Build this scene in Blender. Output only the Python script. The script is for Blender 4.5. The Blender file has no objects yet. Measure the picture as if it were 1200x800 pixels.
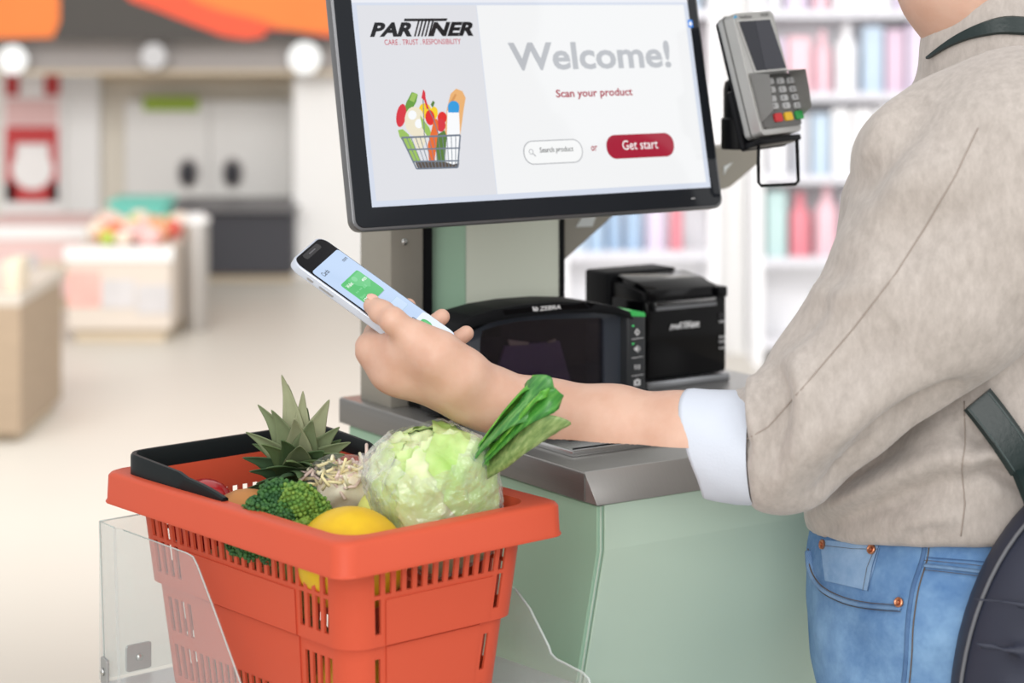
import bpy, bmesh, math, random
import numpy as np
from mathutils import Vector, Matrix
from mathutils.bvhtree import BVHTree

# ------------------------------------------------------------ camera, world, lights
sc = bpy.context.scene
C = sc.collection
FPX, CAMH = 2600.0, 1.42            # focal length in pixels of a 1200 px wide frame, eye height

def srgb(r, g, b):
    def f(v):
        v /= 255.0
        return v / 12.92 if v <= 0.04045 else ((v + 0.055) / 1.055) ** 2.4
    return (f(r), f(g), f(b), 1.0)

cam = bpy.data.cameras.new('camera')
camo = bpy.data.objects.new('camera', cam); C.objects.link(camo)
camo.location = (0, 0, CAMH); camo.rotation_euler = (math.pi / 2, 0, 0)
cam.sensor_width = 36.0; cam.lens = FPX / 1200 * 36; cam.shift_y = -1 / 3
cam.clip_start = 0.05; cam.clip_end = 60
cam.dof.use_dof = True; cam.dof.focus_distance = 2.12
cam.dof.aperture_fstop = 0.078 / 0.0172
sc.camera = camo

world = bpy.data.worlds.new('shop_light'); sc.world = world; world.use_nodes = True
wbg = world.node_tree.nodes['Background']
wbg.inputs[0].default_value = (1.0, 0.985, 0.965, 1); wbg.inputs[1].default_value = 0.74

def area(name, loc, target, sx, sy, power, col=(1, 1, 1)):
    l = bpy.data.lights.new(name, 'AREA'); l.shape = 'RECTANGLE'; l.size = sx; l.size_y = sy
    l.energy = power; l.color = col
    o = bpy.data.objects.new(name, l); C.objects.link(o); o.location = loc
    d = Vector(target) - Vector(loc)
    o.rotation_euler = d.to_track_quat('-Z', 'Y').to_euler()
    return o
area('ceiling_lamp_front', (-0.9, 0.5, 3.0), (0.05, 2.1, 1.0), 1.8, 1.4, 12, (1, 0.985, 0.965))
area('ceiling_lamp_side', (1.7, 0.4, 2.9), (0.2, 2.2, 0.9), 1.8, 1.4, 17, (1, 0.985, 0.97))
area('added_front_fill', (-0.3, -1.5, 1.9), (0.15, 2.3, 0.9), 2.4, 1.6, 54, (1, 0.99, 0.97))  # unseen fill lamp behind the camera, added to brighten the fronts
w_ = area('added_right_fill', (3.3, 1.50, 2.14), (0.2, 1.5, 2.14), 1.0, 1.8, 7, (0.98, 0.99, 1.0))  # unseen lamp added for a glare on the monitor, kept as right fill
w_.rotation_euler = Matrix(((0, 0, 1), (0.907, 0.42, 0), (-0.42, 0.907, 0))).to_euler()
area('ceiling_lamp_aisle', (-1.2, 6.2, 3.3), (-1.2, 8.2, 0), 3.5, 4.5, 20, (1, 0.99, 0.975))
area('added_far_wall_fill', (-1.6, 5.0, 2.9), (-2.0, 12.0, 0.9), 3.0, 1.4, 138, (1, 0.99, 0.975))  # unseen frontal fill added to lift the far wall and its cabinets
area('added_shelf_fill', (1.0, 5.2, 1.95), (1.25, 8.8, 0.95), 2.0, 0.8, 34, (1, 0.99, 0.98))  # unseen low fill added in front of the shelving to brighten it

sc.view_settings.view_transform = 'Standard'; sc.view_settings.look = 'None'
sc.view_settings.exposure = 0.12; sc.view_settings.gamma = 1.0
sc.view_settings.use_curve_mapping = False
sc.cycles.max_bounces = 8; sc.cycles.transparent_max_bounces = 16

# ------------------------------------------------------------ helpers
rng = random.Random(11)
nrng = np.random.default_rng(5)

def P(px, py, d):
    return np.array([(px - 600) / FPX * d, d, CAMH - py / FPX * d])

_inv = {}
def world_of(o):
    m = Matrix.LocRotScale(o.location, o.rotation_euler, o.scale)
    while o.parent is not None:
        o = o.parent
        m = Matrix.LocRotScale(o.location, o.rotation_euler, o.scale) @ m
    return m

def thing(name, label, cat, loc=(0, 0, 0), rotz=0.0, group=None):
    o = bpy.data.objects.new(name, None); C.objects.link(o)
    o.empty_display_size = 0.05
    o.location = loc; o.rotation_euler = (0, 0, rotz)
    o['label'] = label; o['category'] = cat
    if group: o['group'] = group
    return o

def link_mesh(name, me, mat, parent=None, smooth=False, label=None):
    me.name = name
    mats = mat if isinstance(mat, (list, tuple)) else [mat]
    for m in mats: me.materials.append(m)
    if smooth is True:
        me.shade_smooth()
    elif smooth:
        me.shade_smooth(); me.set_sharp_from_angle(angle=math.radians(smooth))
    o = bpy.data.objects.new(name, me); C.objects.link(o)
    if parent is not None: o.parent = parent
    if label: o['label'] = label
    return o

def to_local(me, parent):
    if parent is not None:
        me.transform(world_of(parent).inverted())

def obj(name, bm, mat, parent=None, smooth=35, M=None, label=None, own=False):
    """bm in world coordinates (or in frame M); linked under parent. own: bm already in the parent's frame"""
    me = bpy.data.meshes.new(name)
    bmesh.ops.recalc_face_normals(bm, faces=bm.faces[:])
    bm.to_mesh(me); bm.free()
    if M is not None: me.transform(M)
    if not own: to_local(me, parent)
    return link_mesh(name, me, mat, parent, smooth, label)

def mobj(name, V, Fc, mat, parent=None, smooth=True, M=None, label=None):
    me = bpy.data.meshes.new(name)
    me.from_pydata([tuple(map(float, v)) for v in V], [], [tuple(map(int, f)) for f in Fc])
    me.update()
    if M is not None: me.transform(M)
    to_local(me, parent)
    return link_mesh(name, me, mat, parent, smooth, label)

def tagtop(o, label, cat, group=None, rest=True):
    """a top-level thing that is one mesh: moves its origin to its base"""
    co = np.array([v.co[:] for v in o.data.vertices])
    base = Vector(((co[:, 0].min() + co[:, 0].max()) / 2, (co[:, 1].min() + co[:, 1].max()) / 2, co[:, 2].min()))
    o.data.transform(Matrix.Translation(-base)); o.location = base
    o['label'] = label; o['category'] = cat
    if group: o['group'] = group
    return o

def struct(o):
    o['kind'] = 'structure'; return o

def bm_add(bm, other):
    me = bpy.data.meshes.new('tmp'); other.to_mesh(me); other.free()
    bm.from_mesh(me); bpy.data.meshes.remove(me)

def box(bm, x0, x1, y0, y1, z0, z1, bev=0.0, seg=2, R=None):
    b = bmesh.new(); bmesh.ops.create_cube(b, size=1.0)
    for v in b.verts:
        v.co = Vector(((x0 + x1) / 2 + v.co.x * (x1 - x0), (y0 + y1) / 2 + v.co.y * (y1 - y0), (z0 + z1) / 2 + v.co.z * (z1 - z0)))
    if bev: bmesh.ops.bevel(b, geom=b.edges[:], offset=bev, segments=seg, affect='EDGES', profile=0.5)
    if R is not None: bmesh.ops.transform(b, matrix=R, verts=b.verts[:])
    bm_add(bm, b); return bm

def prism(bm, pts, d0, d1, axes='xz', bev=0.0, seg=2, only_outline=False):
    """polygon pts in the plane given by axes, extruded along the third axis from d0 to d1"""
    b = bmesh.new()
    def mk(p, d):
        if axes == 'xz': return (p[0], d, p[1])
        if axes == 'yz': return (d, p[0], p[1])
        return (p[0], p[1], d)
    lo = [b.verts.new(mk(p, d0)) for p in pts]; hi = [b.verts.new(mk(p, d1)) for p in pts]
    b.faces.new(lo); b.faces.new(hi[::-1])
    n = len(pts)
    for i in range(n): b.faces.new((lo[i], hi[i], hi[(i + 1) % n], lo[(i + 1) % n]))
    bmesh.ops.recalc_face_normals(b, faces=b.faces[:])
    if bev:
        bmesh.ops.bevel(b, geom=b.edges[:], offset=bev, segments=seg, affect='EDGES', profile=0.5, clamp_overlap=True)
    bm_add(bm, b); return bm

def rrect(x0, x1, y0, y1, r, n=6):
    out = []
    for cx, cy, a0 in ((x1 - r, y1 - r, 0), (x0 + r, y1 - r, 90), (x0 + r, y0 + r, 180), (x1 - r, y0 + r, 270)):
        for i in range(n + 1):
            a = math.radians(a0 + 90 * i / n); out.append((cx + r * math.cos(a), cy + r * math.sin(a)))
    return out

def tube(bm, path, radius, n=10, cap=True, flat=1.0, closed=False):
    path = [Vector(p) for p in path]; N = len(path)
    rad = radius if isinstance(radius, (list, tuple)) else [radius] * N
    rings = []; up = None
    for i, p in enumerate(path):
        if closed: t = path[(i + 1) % N] - path[i - 1]
        else: t = path[min(i + 1, N - 1)] - path[max(i - 1, 0)]
        t.normalize()
        if up is None:
            up = Vector((0, 0, 1)) if abs(t.z) < 0.9 else Vector((1, 0, 0))
        a = t.cross(up).normalized(); up = a.cross(t).normalized()
        rings.append([bm.verts.new(p + (a * math.cos(2 * math.pi * k / n) + up * math.sin(2 * math.pi * k / n) * flat) * rad[i]) for k in range(n)])
    M = N if closed else N - 1
    for i in range(M):
        A, B = rings[i], rings[(i + 1) % N]
        for k in range(n): bm.faces.new((A[k], A[(k + 1) % n], B[(k + 1) % n], B[k]))
    if cap and not closed:
        bm.faces.new(rings[0][::-1]); bm.faces.new(rings[-1])
    return bm

def lathe(bm, prof, n=24, M=None):
    rings = []; b = bmesh.new()
    for r, z in prof:
        rings.append([b.verts.new((r * math.cos(2 * math.pi * k / n), r * math.sin(2 * math.pi * k / n), z)) for k in range(n)])
    for A, B in zip(rings, rings[1:]):
        for k in range(n): b.faces.new((A[k], A[(k + 1) % n], B[(k + 1) % n], B[k]))
    b.faces.new(rings[0][::-1]); b.faces.new(rings[-1])
    if M is not None: bmesh.ops.transform(b, matrix=M, verts=b.verts[:])
    bm_add(bm, b); return bm

def smooth_path(pts, n=8, closed=False):
    pts = [Vector(p) for p in pts]; out = []
    N = len(pts)
    rngi = range(N if closed else N - 1)
    for i in rngi:
        if closed: p0, p1, p2, p3 = pts[i - 1], pts[i], pts[(i + 1) % N], pts[(i + 2) % N]
        else: p0, p1, p2, p3 = pts[max(i - 1, 0)], pts[i], pts[i + 1], pts[min(i + 2, N - 1)]
        for k in range(n):
            t = k / n
            out.append(0.5 * ((2 * p1) + (p2 - p0) * t + (2 * p0 - 5 * p1 + 4 * p2 - p3) * t * t + (3 * p1 - p0 - 3 * p2 + p3) * t ** 3))
    if not closed: out.append(pts[-1])
    return out

def copy_tree(o, parent=None):
    c = o.copy(); C.objects.link(c)
    if parent is not None: c.parent = parent
    for ch in list(o.children): copy_tree(ch, c)
    return c

# ---- materials
def mat(name, col, rough=0.5, metal=0.0, var=0.0, vscale=20.0, bump=0.0, bscale=200.0, coat=0.0, emit=0.0, spec=0.5,
        trans=0.0, alpha=1.0, sss=0.0, col2=None, stretch=None, ior=1.45, detail=4.0, sheen=0.0):
    m = bpy.data.materials.new(name); m.use_nodes = True
    nt = m.node_tree; b = nt.nodes['Principled BSDF']
    c = srgb(*col)
    b.inputs['Base Color'].default_value = c
    b.inputs['Roughness'].default_value = rough; b.inputs['Metallic'].default_value = metal
    b.inputs['Specular IOR Level'].default_value = spec
    b.inputs['Coat Weight'].default_value = coat; b.inputs['Coat Roughness'].default_value = 0.05
    b.inputs['IOR'].default_value = ior
    b.inputs['Transmission Weight'].default_value = trans; b.inputs['Alpha'].default_value = alpha
    b.inputs['Sheen Weight'].default_value = sheen
    if sss:
        b.inputs['Subsurface Weight'].default_value = sss; b.inputs['Subsurface Radius'].default_value = (1, 0.35, 0.2)
        b.inputs['Subsurface Scale'].default_value = 0.006
    if emit:
        b.inputs['Emission Color'].default_value = c; b.inputs['Emission Strength'].default_value = emit
    if var or bump or col2:
        tc = nt.nodes.new('ShaderNodeTexCoord'); src = tc.outputs['Object']
        if stretch:
            mp = nt.nodes.new('ShaderNodeMapping'); mp.inputs['Scale'].default_value = stretch
            nt.links.new(src, mp.inputs[0]); src = mp.outputs[0]
    if var or col2:
        nz = nt.nodes.new('ShaderNodeTexNoise'); nz.inputs['Scale'].default_value = vscale; nz.inputs['Detail'].default_value = detail
        nt.links.new(src, nz.inputs['Vector'])
        mx = nt.nodes.new('ShaderNodeMix'); mx.data_type = 'RGBA'
        if col2:
            rp = nt.nodes.new('ShaderNodeValToRGB'); rp.color_ramp.elements[0].position = 0.38; rp.color_ramp.elements[1].position = 0.62
            nt.links.new(nz.outputs['Fac'], rp.inputs[0]); nt.links.new(rp.outputs[0], mx.inputs['Factor'])
            mx.inputs['A'].default_value = c; mx.inputs['B'].default_value = srgb(*col2)
        else:
            nt.links.new(nz.outputs['Fac'], mx.inputs['Factor'])
            mx.inputs['A'].default_value = tuple(min(1, v * (1 + var)) for v in c[:3]) + (1,)
            mx.inputs['B'].default_value = tuple(v * (1 - var) for v in c[:3]) + (1,)
        nt.links.new(mx.outputs['Result'], b.inputs['Base Color'])
    if bump:
        n2 = nt.nodes.new('ShaderNodeTexNoise'); n2.inputs['Scale'].default_value = bscale; n2.inputs['Detail'].default_value = 3
        nt.links.new(src, n2.inputs['Vector'])
        bp = nt.nodes.new('ShaderNodeBump'); bp.inputs['Strength'].default_value = bump; bp.inputs['Distance'].default_value = 0.002
        nt.links.new(n2.outputs['Fac'], bp.inputs['Height']); nt.links.new(bp.outputs[0], b.inputs['Normal'])
    return m

def glow(name, col, s=1.0):
    m = bpy.data.materials.new(name); m.use_nodes = True
    nt = m.node_tree; b = nt.nodes['Principled BSDF']
    b.inputs['Base Color'].default_value = (0.01, 0.01, 0.01, 1)
    b.inputs['Roughness'].default_value = 0.07; b.inputs['Specular IOR Level'].default_value = 0.2
    b.inputs['Emission Color'].default_value = srgb(*col); b.inputs['Emission Strength'].default_value = s
    return m

# ---- implicit surfaces -------------------------------------------------
class SDF:
    def __init__(self, lo, hi, h):
        self.lo = np.array(lo, float); self.h = h
        self.n = np.ceil((np.array(hi) - self.lo) / h).astype(int) + 1
        self.F = np.full(self.n, 1.0, np.float32)
        self.ax = [self.lo[i] + h * np.arange(self.n[i]) for i in range(3)]
    def _sl(self, lo, hi):
        s = []
        for i in range(3):
            a = int(max(0, math.floor((lo[i] - self.lo[i]) / self.h))); b = int(min(self.n[i], math.ceil((hi[i] - self.lo[i]) / self.h) + 1))
            if b <= a: return None
            s.append(slice(a, b))
        return tuple(s)
    def _grid(self, s):
        return (self.ax[0][s[0]][:, None, None].astype(np.float32), self.ax[1][s[1]][None, :, None].astype(np.float32), self.ax[2][s[2]][None, None, :].astype(np.float32))
    def _mix(self, s, d, k, op):
        f = self.F[s]
        if op == 'add':
            if k > 0:
                hh = np.maximum(k - np.abs(f - d), 0) / k; r = np.minimum(f, d) - hh * hh * k * 0.25
            else: r = np.minimum(f, d)
        else:
            d = -d
            if k > 0:
                hh = np.maximum(k - np.abs(f - d), 0) / k; r = np.maximum(f, d) + hh * hh * k * 0.25
            else: r = np.maximum(f, d)
        self.F[s] = r
    def cone(self, a, b, ra, rb, k=0.01, op='add', sc=(1, 1, 1)):
        a = np.array(a, float); b = np.array(b, float); S = np.array(sc, float)
        m = (max(ra, rb) + k + 4 * self.h) / S.min() * 1.0
        s = self._sl(np.minimum(a, b) - m, np.maximum(a, b) + m)
        if s is None: return
        X, Y, Z = self._grid(s)
        A = a * S; B = b * S; ba = B - A; L = max(float(ba @ ba), 1e-9)
        px, py, pz = X * S[0] - A[0], Y * S[1] - A[1], Z * S[2] - A[2]
        t = np.clip((px * ba[0] + py * ba[1] + pz * ba[2]) / L, 0, 1)
        d = np.sqrt((px - t * ba[0]) ** 2 + (py - t * ba[1]) ** 2 + (pz - t * ba[2]) ** 2) - (ra + (rb - ra) * t)
        self._mix(s, d.astype(np.float32), k, op)
    def chain(self, pts, rs, k=0.01, sc=(1, 1, 1)):
        for i in range(len(pts) - 1): self.cone(pts[i], pts[i + 1], rs[i], rs[i + 1], k, 'add', sc)
    def ell(self, c, r, k=0.01, op='add', R=None):
        c = np.array(c, float); r = np.array(r, float); m = r.max() + k + 4 * self.h
        s = self._sl(c - m, c + m)
        if s is None: return
        X, Y, Z = self._grid(s)
        p = [X - c[0], Y - c[1], Z - c[2]]
        if R is not None:
            R = np.array(R); p = [p[0] * R[0, i] + p[1] * R[1, i] + p[2] * R[2, i] for i in range(3)]
        q = np.sqrt((p[0] / r[0]) ** 2 + (p[1] / r[1]) ** 2 + (p[2] / r[2]) ** 2)
        q2 = np.sqrt((p[0] / r[0] ** 2) ** 2 + (p[1] / r[1] ** 2) ** 2 + (p[2] / r[2] ** 2) ** 2) + 1e-6
        d = q * (q - 1) / q2
        self._mix(s, d.astype(np.float32), k, op)
    def plane_cut(self, p, n, k=0.0):
        n = np.array(n, float); n /= np.linalg.norm(n); p = np.array(p, float)
        X, Y, Z = self._grid((slice(None),) * 3)
        d = ((X - p[0]) * n[0] + (Y - p[1]) * n[1] + (Z - p[2]) * n[2]).astype(np.float32)
        if k > 0:
            hh = np.maximum(k - np.abs(self.F - d), 0) / k; self.F = np.maximum(self.F, d) + hh * hh * k * 0.25
        else: self.F = np.maximum(self.F, d)
    def mesh(self):
        F = self.F; nx, ny, nz = F.shape; cs = (nx - 1, ny - 1, nz - 1); tot = cs[0] * cs[1] * cs[2]
        acc = np.zeros((tot, 3)); cnt = np.zeros(tot); quads = []
        ins = F < 0
        for ax in range(3):
            s0 = [slice(None)] * 3; s1 = [slice(None)] * 3; s0[ax] = slice(0, -1); s1[ax] = slice(1, None)
            m = ins[tuple(s0)] != ins[tuple(s1)]
            idx = np.argwhere(m)
            if len(idx) == 0: continue
            f0 = F[tuple(s0)][m].astype(float); f1 = F[tuple(s1)][m].astype(float)
            pos = idx.astype(float); pos[:, ax] += f0 / (f0 - f1)
            o1, o2 = (ax + 1) % 3, (ax + 2) % 3
            ids = []; ok = np.ones(len(idx), bool)
            for a, b in ((0, 0), (-1, 0), (-1, -1), (0, -1)):
                c = idx.copy(); c[:, o1] += a; c[:, o2] += b
                good = (c >= 0).all(1) & (c[:, 0] < cs[0]) & (c[:, 1] < cs[1]) & (c[:, 2] < cs[2])
                ok &= good
                fl = np.where(good, (c[:, 0] * cs[1] + c[:, 1]) * cs[2] + c[:, 2], 0); ids.append(fl)
                g = fl[good]
                for q in range(3): acc[:, q] += np.bincount(g, pos[good, q], minlength=tot)
                cnt += np.bincount(g, minlength=tot)
            q = np.stack(ids, 1)
            flip = f0 >= 0
            q[flip] = q[flip][:, ::-1]
            quads.append(q[ok])
        Q = np.concatenate(quads); used = np.unique(Q)
        remap = np.full(tot, -1); remap[used] = np.arange(len(used))
        V = acc[used] / cnt[used][:, None] * self.h + self.lo
        return V, remap[Q]

def np_mesh(name, V, Q):
    me = bpy.data.meshes.new(name)
    me.vertices.add(len(V)); me.vertices.foreach_set('co', V.astype(np.float32).ravel())
    me.loops.add(Q.size); me.loops.foreach_set('vertex_index', Q.astype(np.int32).ravel())
    me.polygons.add(len(Q)); me.polygons.foreach_set('loop_start', (np.arange(len(Q)) * Q.shape[1]).astype(np.int32))
    me.update(calc_edges=True); me.validate()
    return me

def relax(V, Q, it=2, lam=0.5):
    e = np.concatenate([Q[:, [0, 1]], Q[:, [1, 2]], Q[:, [2, 3]], Q[:, [3, 0]]])
    deg = np.bincount(e.ravel(), minlength=len(V)).astype(float)
    for _ in range(it):
        s = np.zeros_like(V)
        for q in range(3):
            s[:, q] = np.bincount(e[:, 0], V[e[:, 1], q], minlength=len(V)) + np.bincount(e[:, 1], V[e[:, 0], q], minlength=len(V))
        V = V + lam * (s / deg[:, None] - V)
    return V

# ---- plane frames: a flat face given by an origin and two unit axes
class Frame:
    def __init__(self, o, u, v):
        self.o = np.array(o, float); self.u = np.array(u, float) / np.linalg.norm(u)
        v = np.array(v, float); v = v - self.u * (v @ self.u); self.v = v / np.linalg.norm(v)
        self.n = np.cross(self.u, self.v)
        self.M = Matrix(((self.u[0], self.v[0], self.n[0], self.o[0]), (self.u[1], self.v[1], self.n[1], self.o[1]),
                         (self.u[2], self.v[2], self.n[2], self.o[2]), (0, 0, 0, 1)))
    def at(self, px, py):
        """where the sight line of a picture point meets this plane"""
        r = np.array([(px - 600) / FPX, 1.0, -py / FPX]); c = np.array([0, 0, CAMH])
        t = ((self.o - c) @ self.n) / (r @ self.n)
        q = c + r * t - self.o
        return float(q @ self.u), float(q @ self.v)
    def w(self, a, b, c=0.0):
        return self.o + self.u * a + self.v * b + self.n * c

def text_mesh(s, bold=0.0, depth=0.0):
    cu = bpy.data.curves.new('t', 'FONT'); cu.body = s; cu.size = 1.0; cu.offset = bold; cu.extrude = depth; cu.resolution_u = 3
    o = bpy.data.objects.new('t', cu); C.objects.link(o)
    dg = bpy.context.evaluated_depsgraph_get()
    me = bpy.data.meshes.new_from_object(o.evaluated_get(dg))
    bpy.data.objects.remove(o); bpy.data.curves.remove(cu)
    return me

def text(name, s, frame, x0, x1, y0, y1, lift, m, parent, bold=0.0, shear=0.0, label=None, rot=0):
    """lettering fitted into the rectangle x0..x1, y0..y1 of a frame"""
    me = text_mesh(s, bold)
    co = np.zeros(len(me.vertices) * 3); me.vertices.foreach_get('co', co); co = co.reshape(-1, 3)
    co[:, 0] += shear * co[:, 1]
    lo = co.min(0); hi = co.max(0)
    a = (co[:, 0] - lo[0]) / (hi[0] - lo[0]); b = (co[:, 1] - lo[1]) / (hi[1] - lo[1])
    if rot == 90: a, b = 1 - b, a
    if rot == -90: a, b = b, 1 - a
    W = np.stack([x0 + a * (x1 - x0), y0 + b * (y1 - y0), np.full(len(a), lift)], 1)
    me.vertices.foreach_set('co', W.ravel()); me.update()
    me.transform(frame.M); to_local(me, parent)
    return link_mesh(name, me, m, parent, False, label)

def flat(name, pts, frame, lift, m, parent, th=0.0, label=None):
    """flat print: a polygon in a frame, raised by lift"""
    b = bmesh.new()
    f = b.faces.new([b.verts.new((p[0], p[1], lift)) for p in pts])
    if th:
        r = bmesh.ops.extrude_face_region(b, geom=[f])
        for v in [g for g in r['geom'] if isinstance(g, bmesh.types.BMVert)]: v.co.z -= th
    me = bpy.data.meshes.new(name); bmesh.ops.triangulate(b, faces=[f for f in b.faces if len(f.verts) > 4]); 
    bmesh.ops.recalc_face_normals(b, faces=b.faces[:]) if th else None
    b.to_mesh(me); b.free()
    me.transform(frame.M); to_local(me, parent)
    return link_mesh(name, me, m, parent, False, label)

# ------------------------------------------------------------ materials
WHITE_WALL = mat('painted_wall', (240, 237, 231), 0.8, var=0.03, vscale=1.5)
FLOOR = mat('floor_coating', (204, 198, 188), 0.42, var=0.04, vscale=1.2)
WHITE = mat('white_laminate', (240, 239, 238), 0.5)
OFFWHITE = mat('warm_white_laminate', (226, 220, 210), 0.6)
BEIGE = mat('beige_laminate', (206, 190, 166), 0.6)
DARKGREY = mat('charcoal_laminate', (62, 62, 68), 0.6)
BANNERGREY = mat('banner_grey', (80, 77, 74), 0.8, var=0.05, vscale=2)
VALANCE = mat('valance_grey', (172, 166, 164), 0.7)

# ------------------------------------------------------------ the setting
def slab(name, x0, x1, y0, y1, z0, z1, m):
    b = bmesh.new(); box(b, x0, x1, y0, y1, z0, z1)
    o = obj(name, b, m, None, False); return struct(o)
slab('floor', -7, 7, -1.5, 12.6, -0.05, 0.0, FLOOR)
slab('wall_back', -7, 7, 12.4, 12.6, 0, 3.6, WHITE_WALL)
def bxp(b, px0, px1, py0, py1, d, dep, bev=0.0):
    a = P(px0, py0, d); c = P(px1, py1, d)
    return box(b, a[0], c[0], d, d + dep, c[2], a[2], bev)
def floor_y(d): return CAMH * FPX / d          # picture row where the floor lies at distance d
for i, (a, c, d, m) in enumerate(((74, 116, 11.9, WHITE), (344, 470, 11.3, WHITE), (470, 690, 12.0, OFFWHITE), (842, 880, 8.9, WHITE))):
    b = bmesh.new(); p0 = P(a, 0, d); p1 = P(c, 0, d)
    box(b, p0[0], p1[0], d, d + 0.4, 0, 3.2)
    o = obj('column' if i == 0 else 'column.%03d' % i, b, m, None, False); struct(o)

# ------------------------------------------------------------ the shop behind, far end
ORANGE_PRINT = mat('orange_print', (245, 134, 70), 0.8, var=0.12, vscale=1.2)
RED_PRINT = mat('red_orange_print', (240, 96, 68), 0.8, var=0.12, vscale=1.4)
t = thing('hanging_banner', 'dark grey banner with blurred orange fruit shapes over the far counter', 'banner', (P(190, 0, 10.9)[0], 10.9, P(0, 48, 10.9)[2]))
b = bmesh.new(); bxp(b, -60, 425, -330, 47, 10.9, 0.05); obj('panel', b, BANNERGREY, t, False)
BF = Frame(P(0, 0, 10.895), (1, 0, 0), (0, 0, 1))
def pxpoly(fr, pts): return [fr.at(*p) for p in pts]
flat('orange_print', pxpoly(BF, [(-60, -200), (40, -200), (62, -60), (70, 0), (70, 25), (62, 44), (-60, 46)]), BF, 0.001, ORANGE_PRINT, t)
flat('orange_print', pxpoly(BF, [(152, 0), (120, -40), (110, -150), (260, -200), (425, -180), (425, 42), (385, 43), (345, 36), (310, 34), (312, 42), (290, 46), (262, 42), (225, 28), (185, 12)]), BF, 0.001, RED_PRINT, t)
flat('orange_print', pxpoly(BF, [(225, 0), (190, -60), (300, -190), (425, -180), (425, 40), (370, 38), (330, 33), (300, 22), (258, 12)]), BF, 0.002, ORANGE_PRINT, t)
t = thing('counter_canopy', 'pale grey canopy strip below the banner at the far end', 'canopy', (P(190, 0, 11.2)[0], 11.2, P(0, 86, 11.2)[2]))
b = bmesh.new(); bxp(b, -60, 425, 46, 86, 11.15, 0.5, 0.01); obj('fascia', b, VALANCE, t, False)
b = bmesh.new(); bxp(b, -60, 425, 82, 87, 11.1, 0.05); obj('edge_strip', b, BEIGE, t, False)
LAMP = glow('lamp_glass', (255, 255, 252), 1.15); LAMPDIM = glow('dim_lamp_glass', (236, 232, 230), 0.75); CHROME = mat('chrome', (200, 200, 200), 0.2, 1.0)
for x, y, r, m, lb in ((15, 70, 17, LAMP, 'round white lamp on the canopy above the red posters'), (180, 66, 15, LAMPDIM, 'dim round lamp in the middle of the grey canopy'), (357, 68, 19, LAMP, 'brightest round white lamp, beside the monitor')):
    c = P(x, y, 11.0); rr = r / FPX * 11.0
    t = thing('spot_lamp', lb, 'lamp', (c[0], 11.0, c[2] - rr))
    b = bmesh.new(); bmesh.ops.create_uvsphere(b, u_segments=20, v_segments=12, radius=rr, matrix=Matrix.Translation(c)); obj('bulb', b, m, t, True)
    b = bmesh.new(); lathe(b, [(rr * 0.7, 0), (rr * 0.9, 0.05), (rr * 0.5, 0.16)], 16, Matrix.Translation(Vector(c) + Vector((0, 0.03, 0))) @ Matrix.Rotation(-math.pi / 2, 4, 'X')); obj('housing', b, CHROME, t, True)

REDP = mat('poster_red', (196, 70, 72), 0.8, var=0.1, vscale=4); PINKP = mat('poster_pink', (226, 188, 186), 0.8)
PWHITE = mat('poster_white', (246, 243, 242), 0.8)
t = thing('wall_poster', 'tall red and white poster between the white columns', 'poster', (P(38, 0, 11.8)[0], 11.8, P(0, 300, 11.8)[2]))
PF_ = Frame(P(0, 0, 11.79), (1, 0, 0), (0, 0, 1))
b = bmesh.new(); bxp(b, 2, 74, 84, 300, 11.8, 0.03); obj('board', b, PWHITE, t, False)
for (a, c, e, g) in ((6, 22, 88, 112), (52, 70, 88, 112), (6, 68, 148, 168), (6, 18, 168, 236), (58, 68, 168, 236), (6, 68, 214, 236)):
    flat('red_print', pxpoly(PF_, [(a, g), (c, g), (c, e), (a, e)]), PF_, 0.001, REDP, t)
flat('pink_print', pxpoly(PF_, [(6, 146), (68, 146), (68, 116), (6, 116)]), PF_, 0.001, PINKP, t)
def disc(fr, cx, cy, r, n=24): 
    return pxpoly(fr, [(cx + r * math.cos(6.2832 * k / n), cy - r * math.sin(6.2832 * k / n)) for k in range(n)])
flat('white_disc', disc(PF_, 38, 198, 24), PF_, 0.002, PWHITE, t)
flat('white_disc', disc(PF_, 36, 268, 26), PF_, 0.002, PWHITE, t)

t = thing('wall_cabinet', 'white cabinet wall under the green sign at the far end', 'cabinet', (P(245, 0, 11.9)[0], 11.9, 0))
b = bmesh.new(); bxp(b, 116, 345, 86, floor_y(12.0), 12.0, 0.3); obj('carcass', b, mat('niche_beige', (226, 219, 206), 0.7), t, False)
for a, c in ((146, 245.0), (245.6, 343)):
    b = bmesh.new(); bxp(b, a, c, 118, 246, 11.9, 0.1, 0.006); obj('door_panel', b, mat('cabinet_white', (229, 227, 224), 0.5), t, False)
b = bmesh.new(); bxp(b, 118, 343, 86, 96, 11.86, 0.14); obj('header', b, BEIGE, t, False)
b = bmesh.new(); bxp(b, 168, 232, 113, 130, 11.88, 0.02, 0.004)
tagtop(obj('green_sign', b, mat('sign_green', (150, 176, 62), 0.6), None, False), 'small lime green sign on the white cabinet wall', 'sign')
for x, lb in ((220, 'dark oval wall speaker under the green sign'), (272, 'dark oval wall speaker closer to the monitor')):
    c = P(x, 203, 11.88)
    t = thing('wall_speaker', lb, 'speaker', (c[0], 11.9, c[2] - 0.07))
    b = bmesh.new(); bmesh.ops.create_uvsphere(b, u_segments=16, v_segments=10, radius=1, matrix=Matrix.Translation(c) @ Matrix.Diagonal((0.045, 0.05, 0.066, 1))); obj('cone', b, DARKGREY, t, True)
    b = bmesh.new(); bmesh.ops.create_uvsphere(b, u_segments=16, v_segments=10, radius=1, matrix=Matrix.Translation(Vector(c) + Vector((0, 0.03, 0))) @ Matrix.Diagonal((0.065, 0.03, 0.09, 1))); obj('surround', b, VALANCE, t, True)
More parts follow.
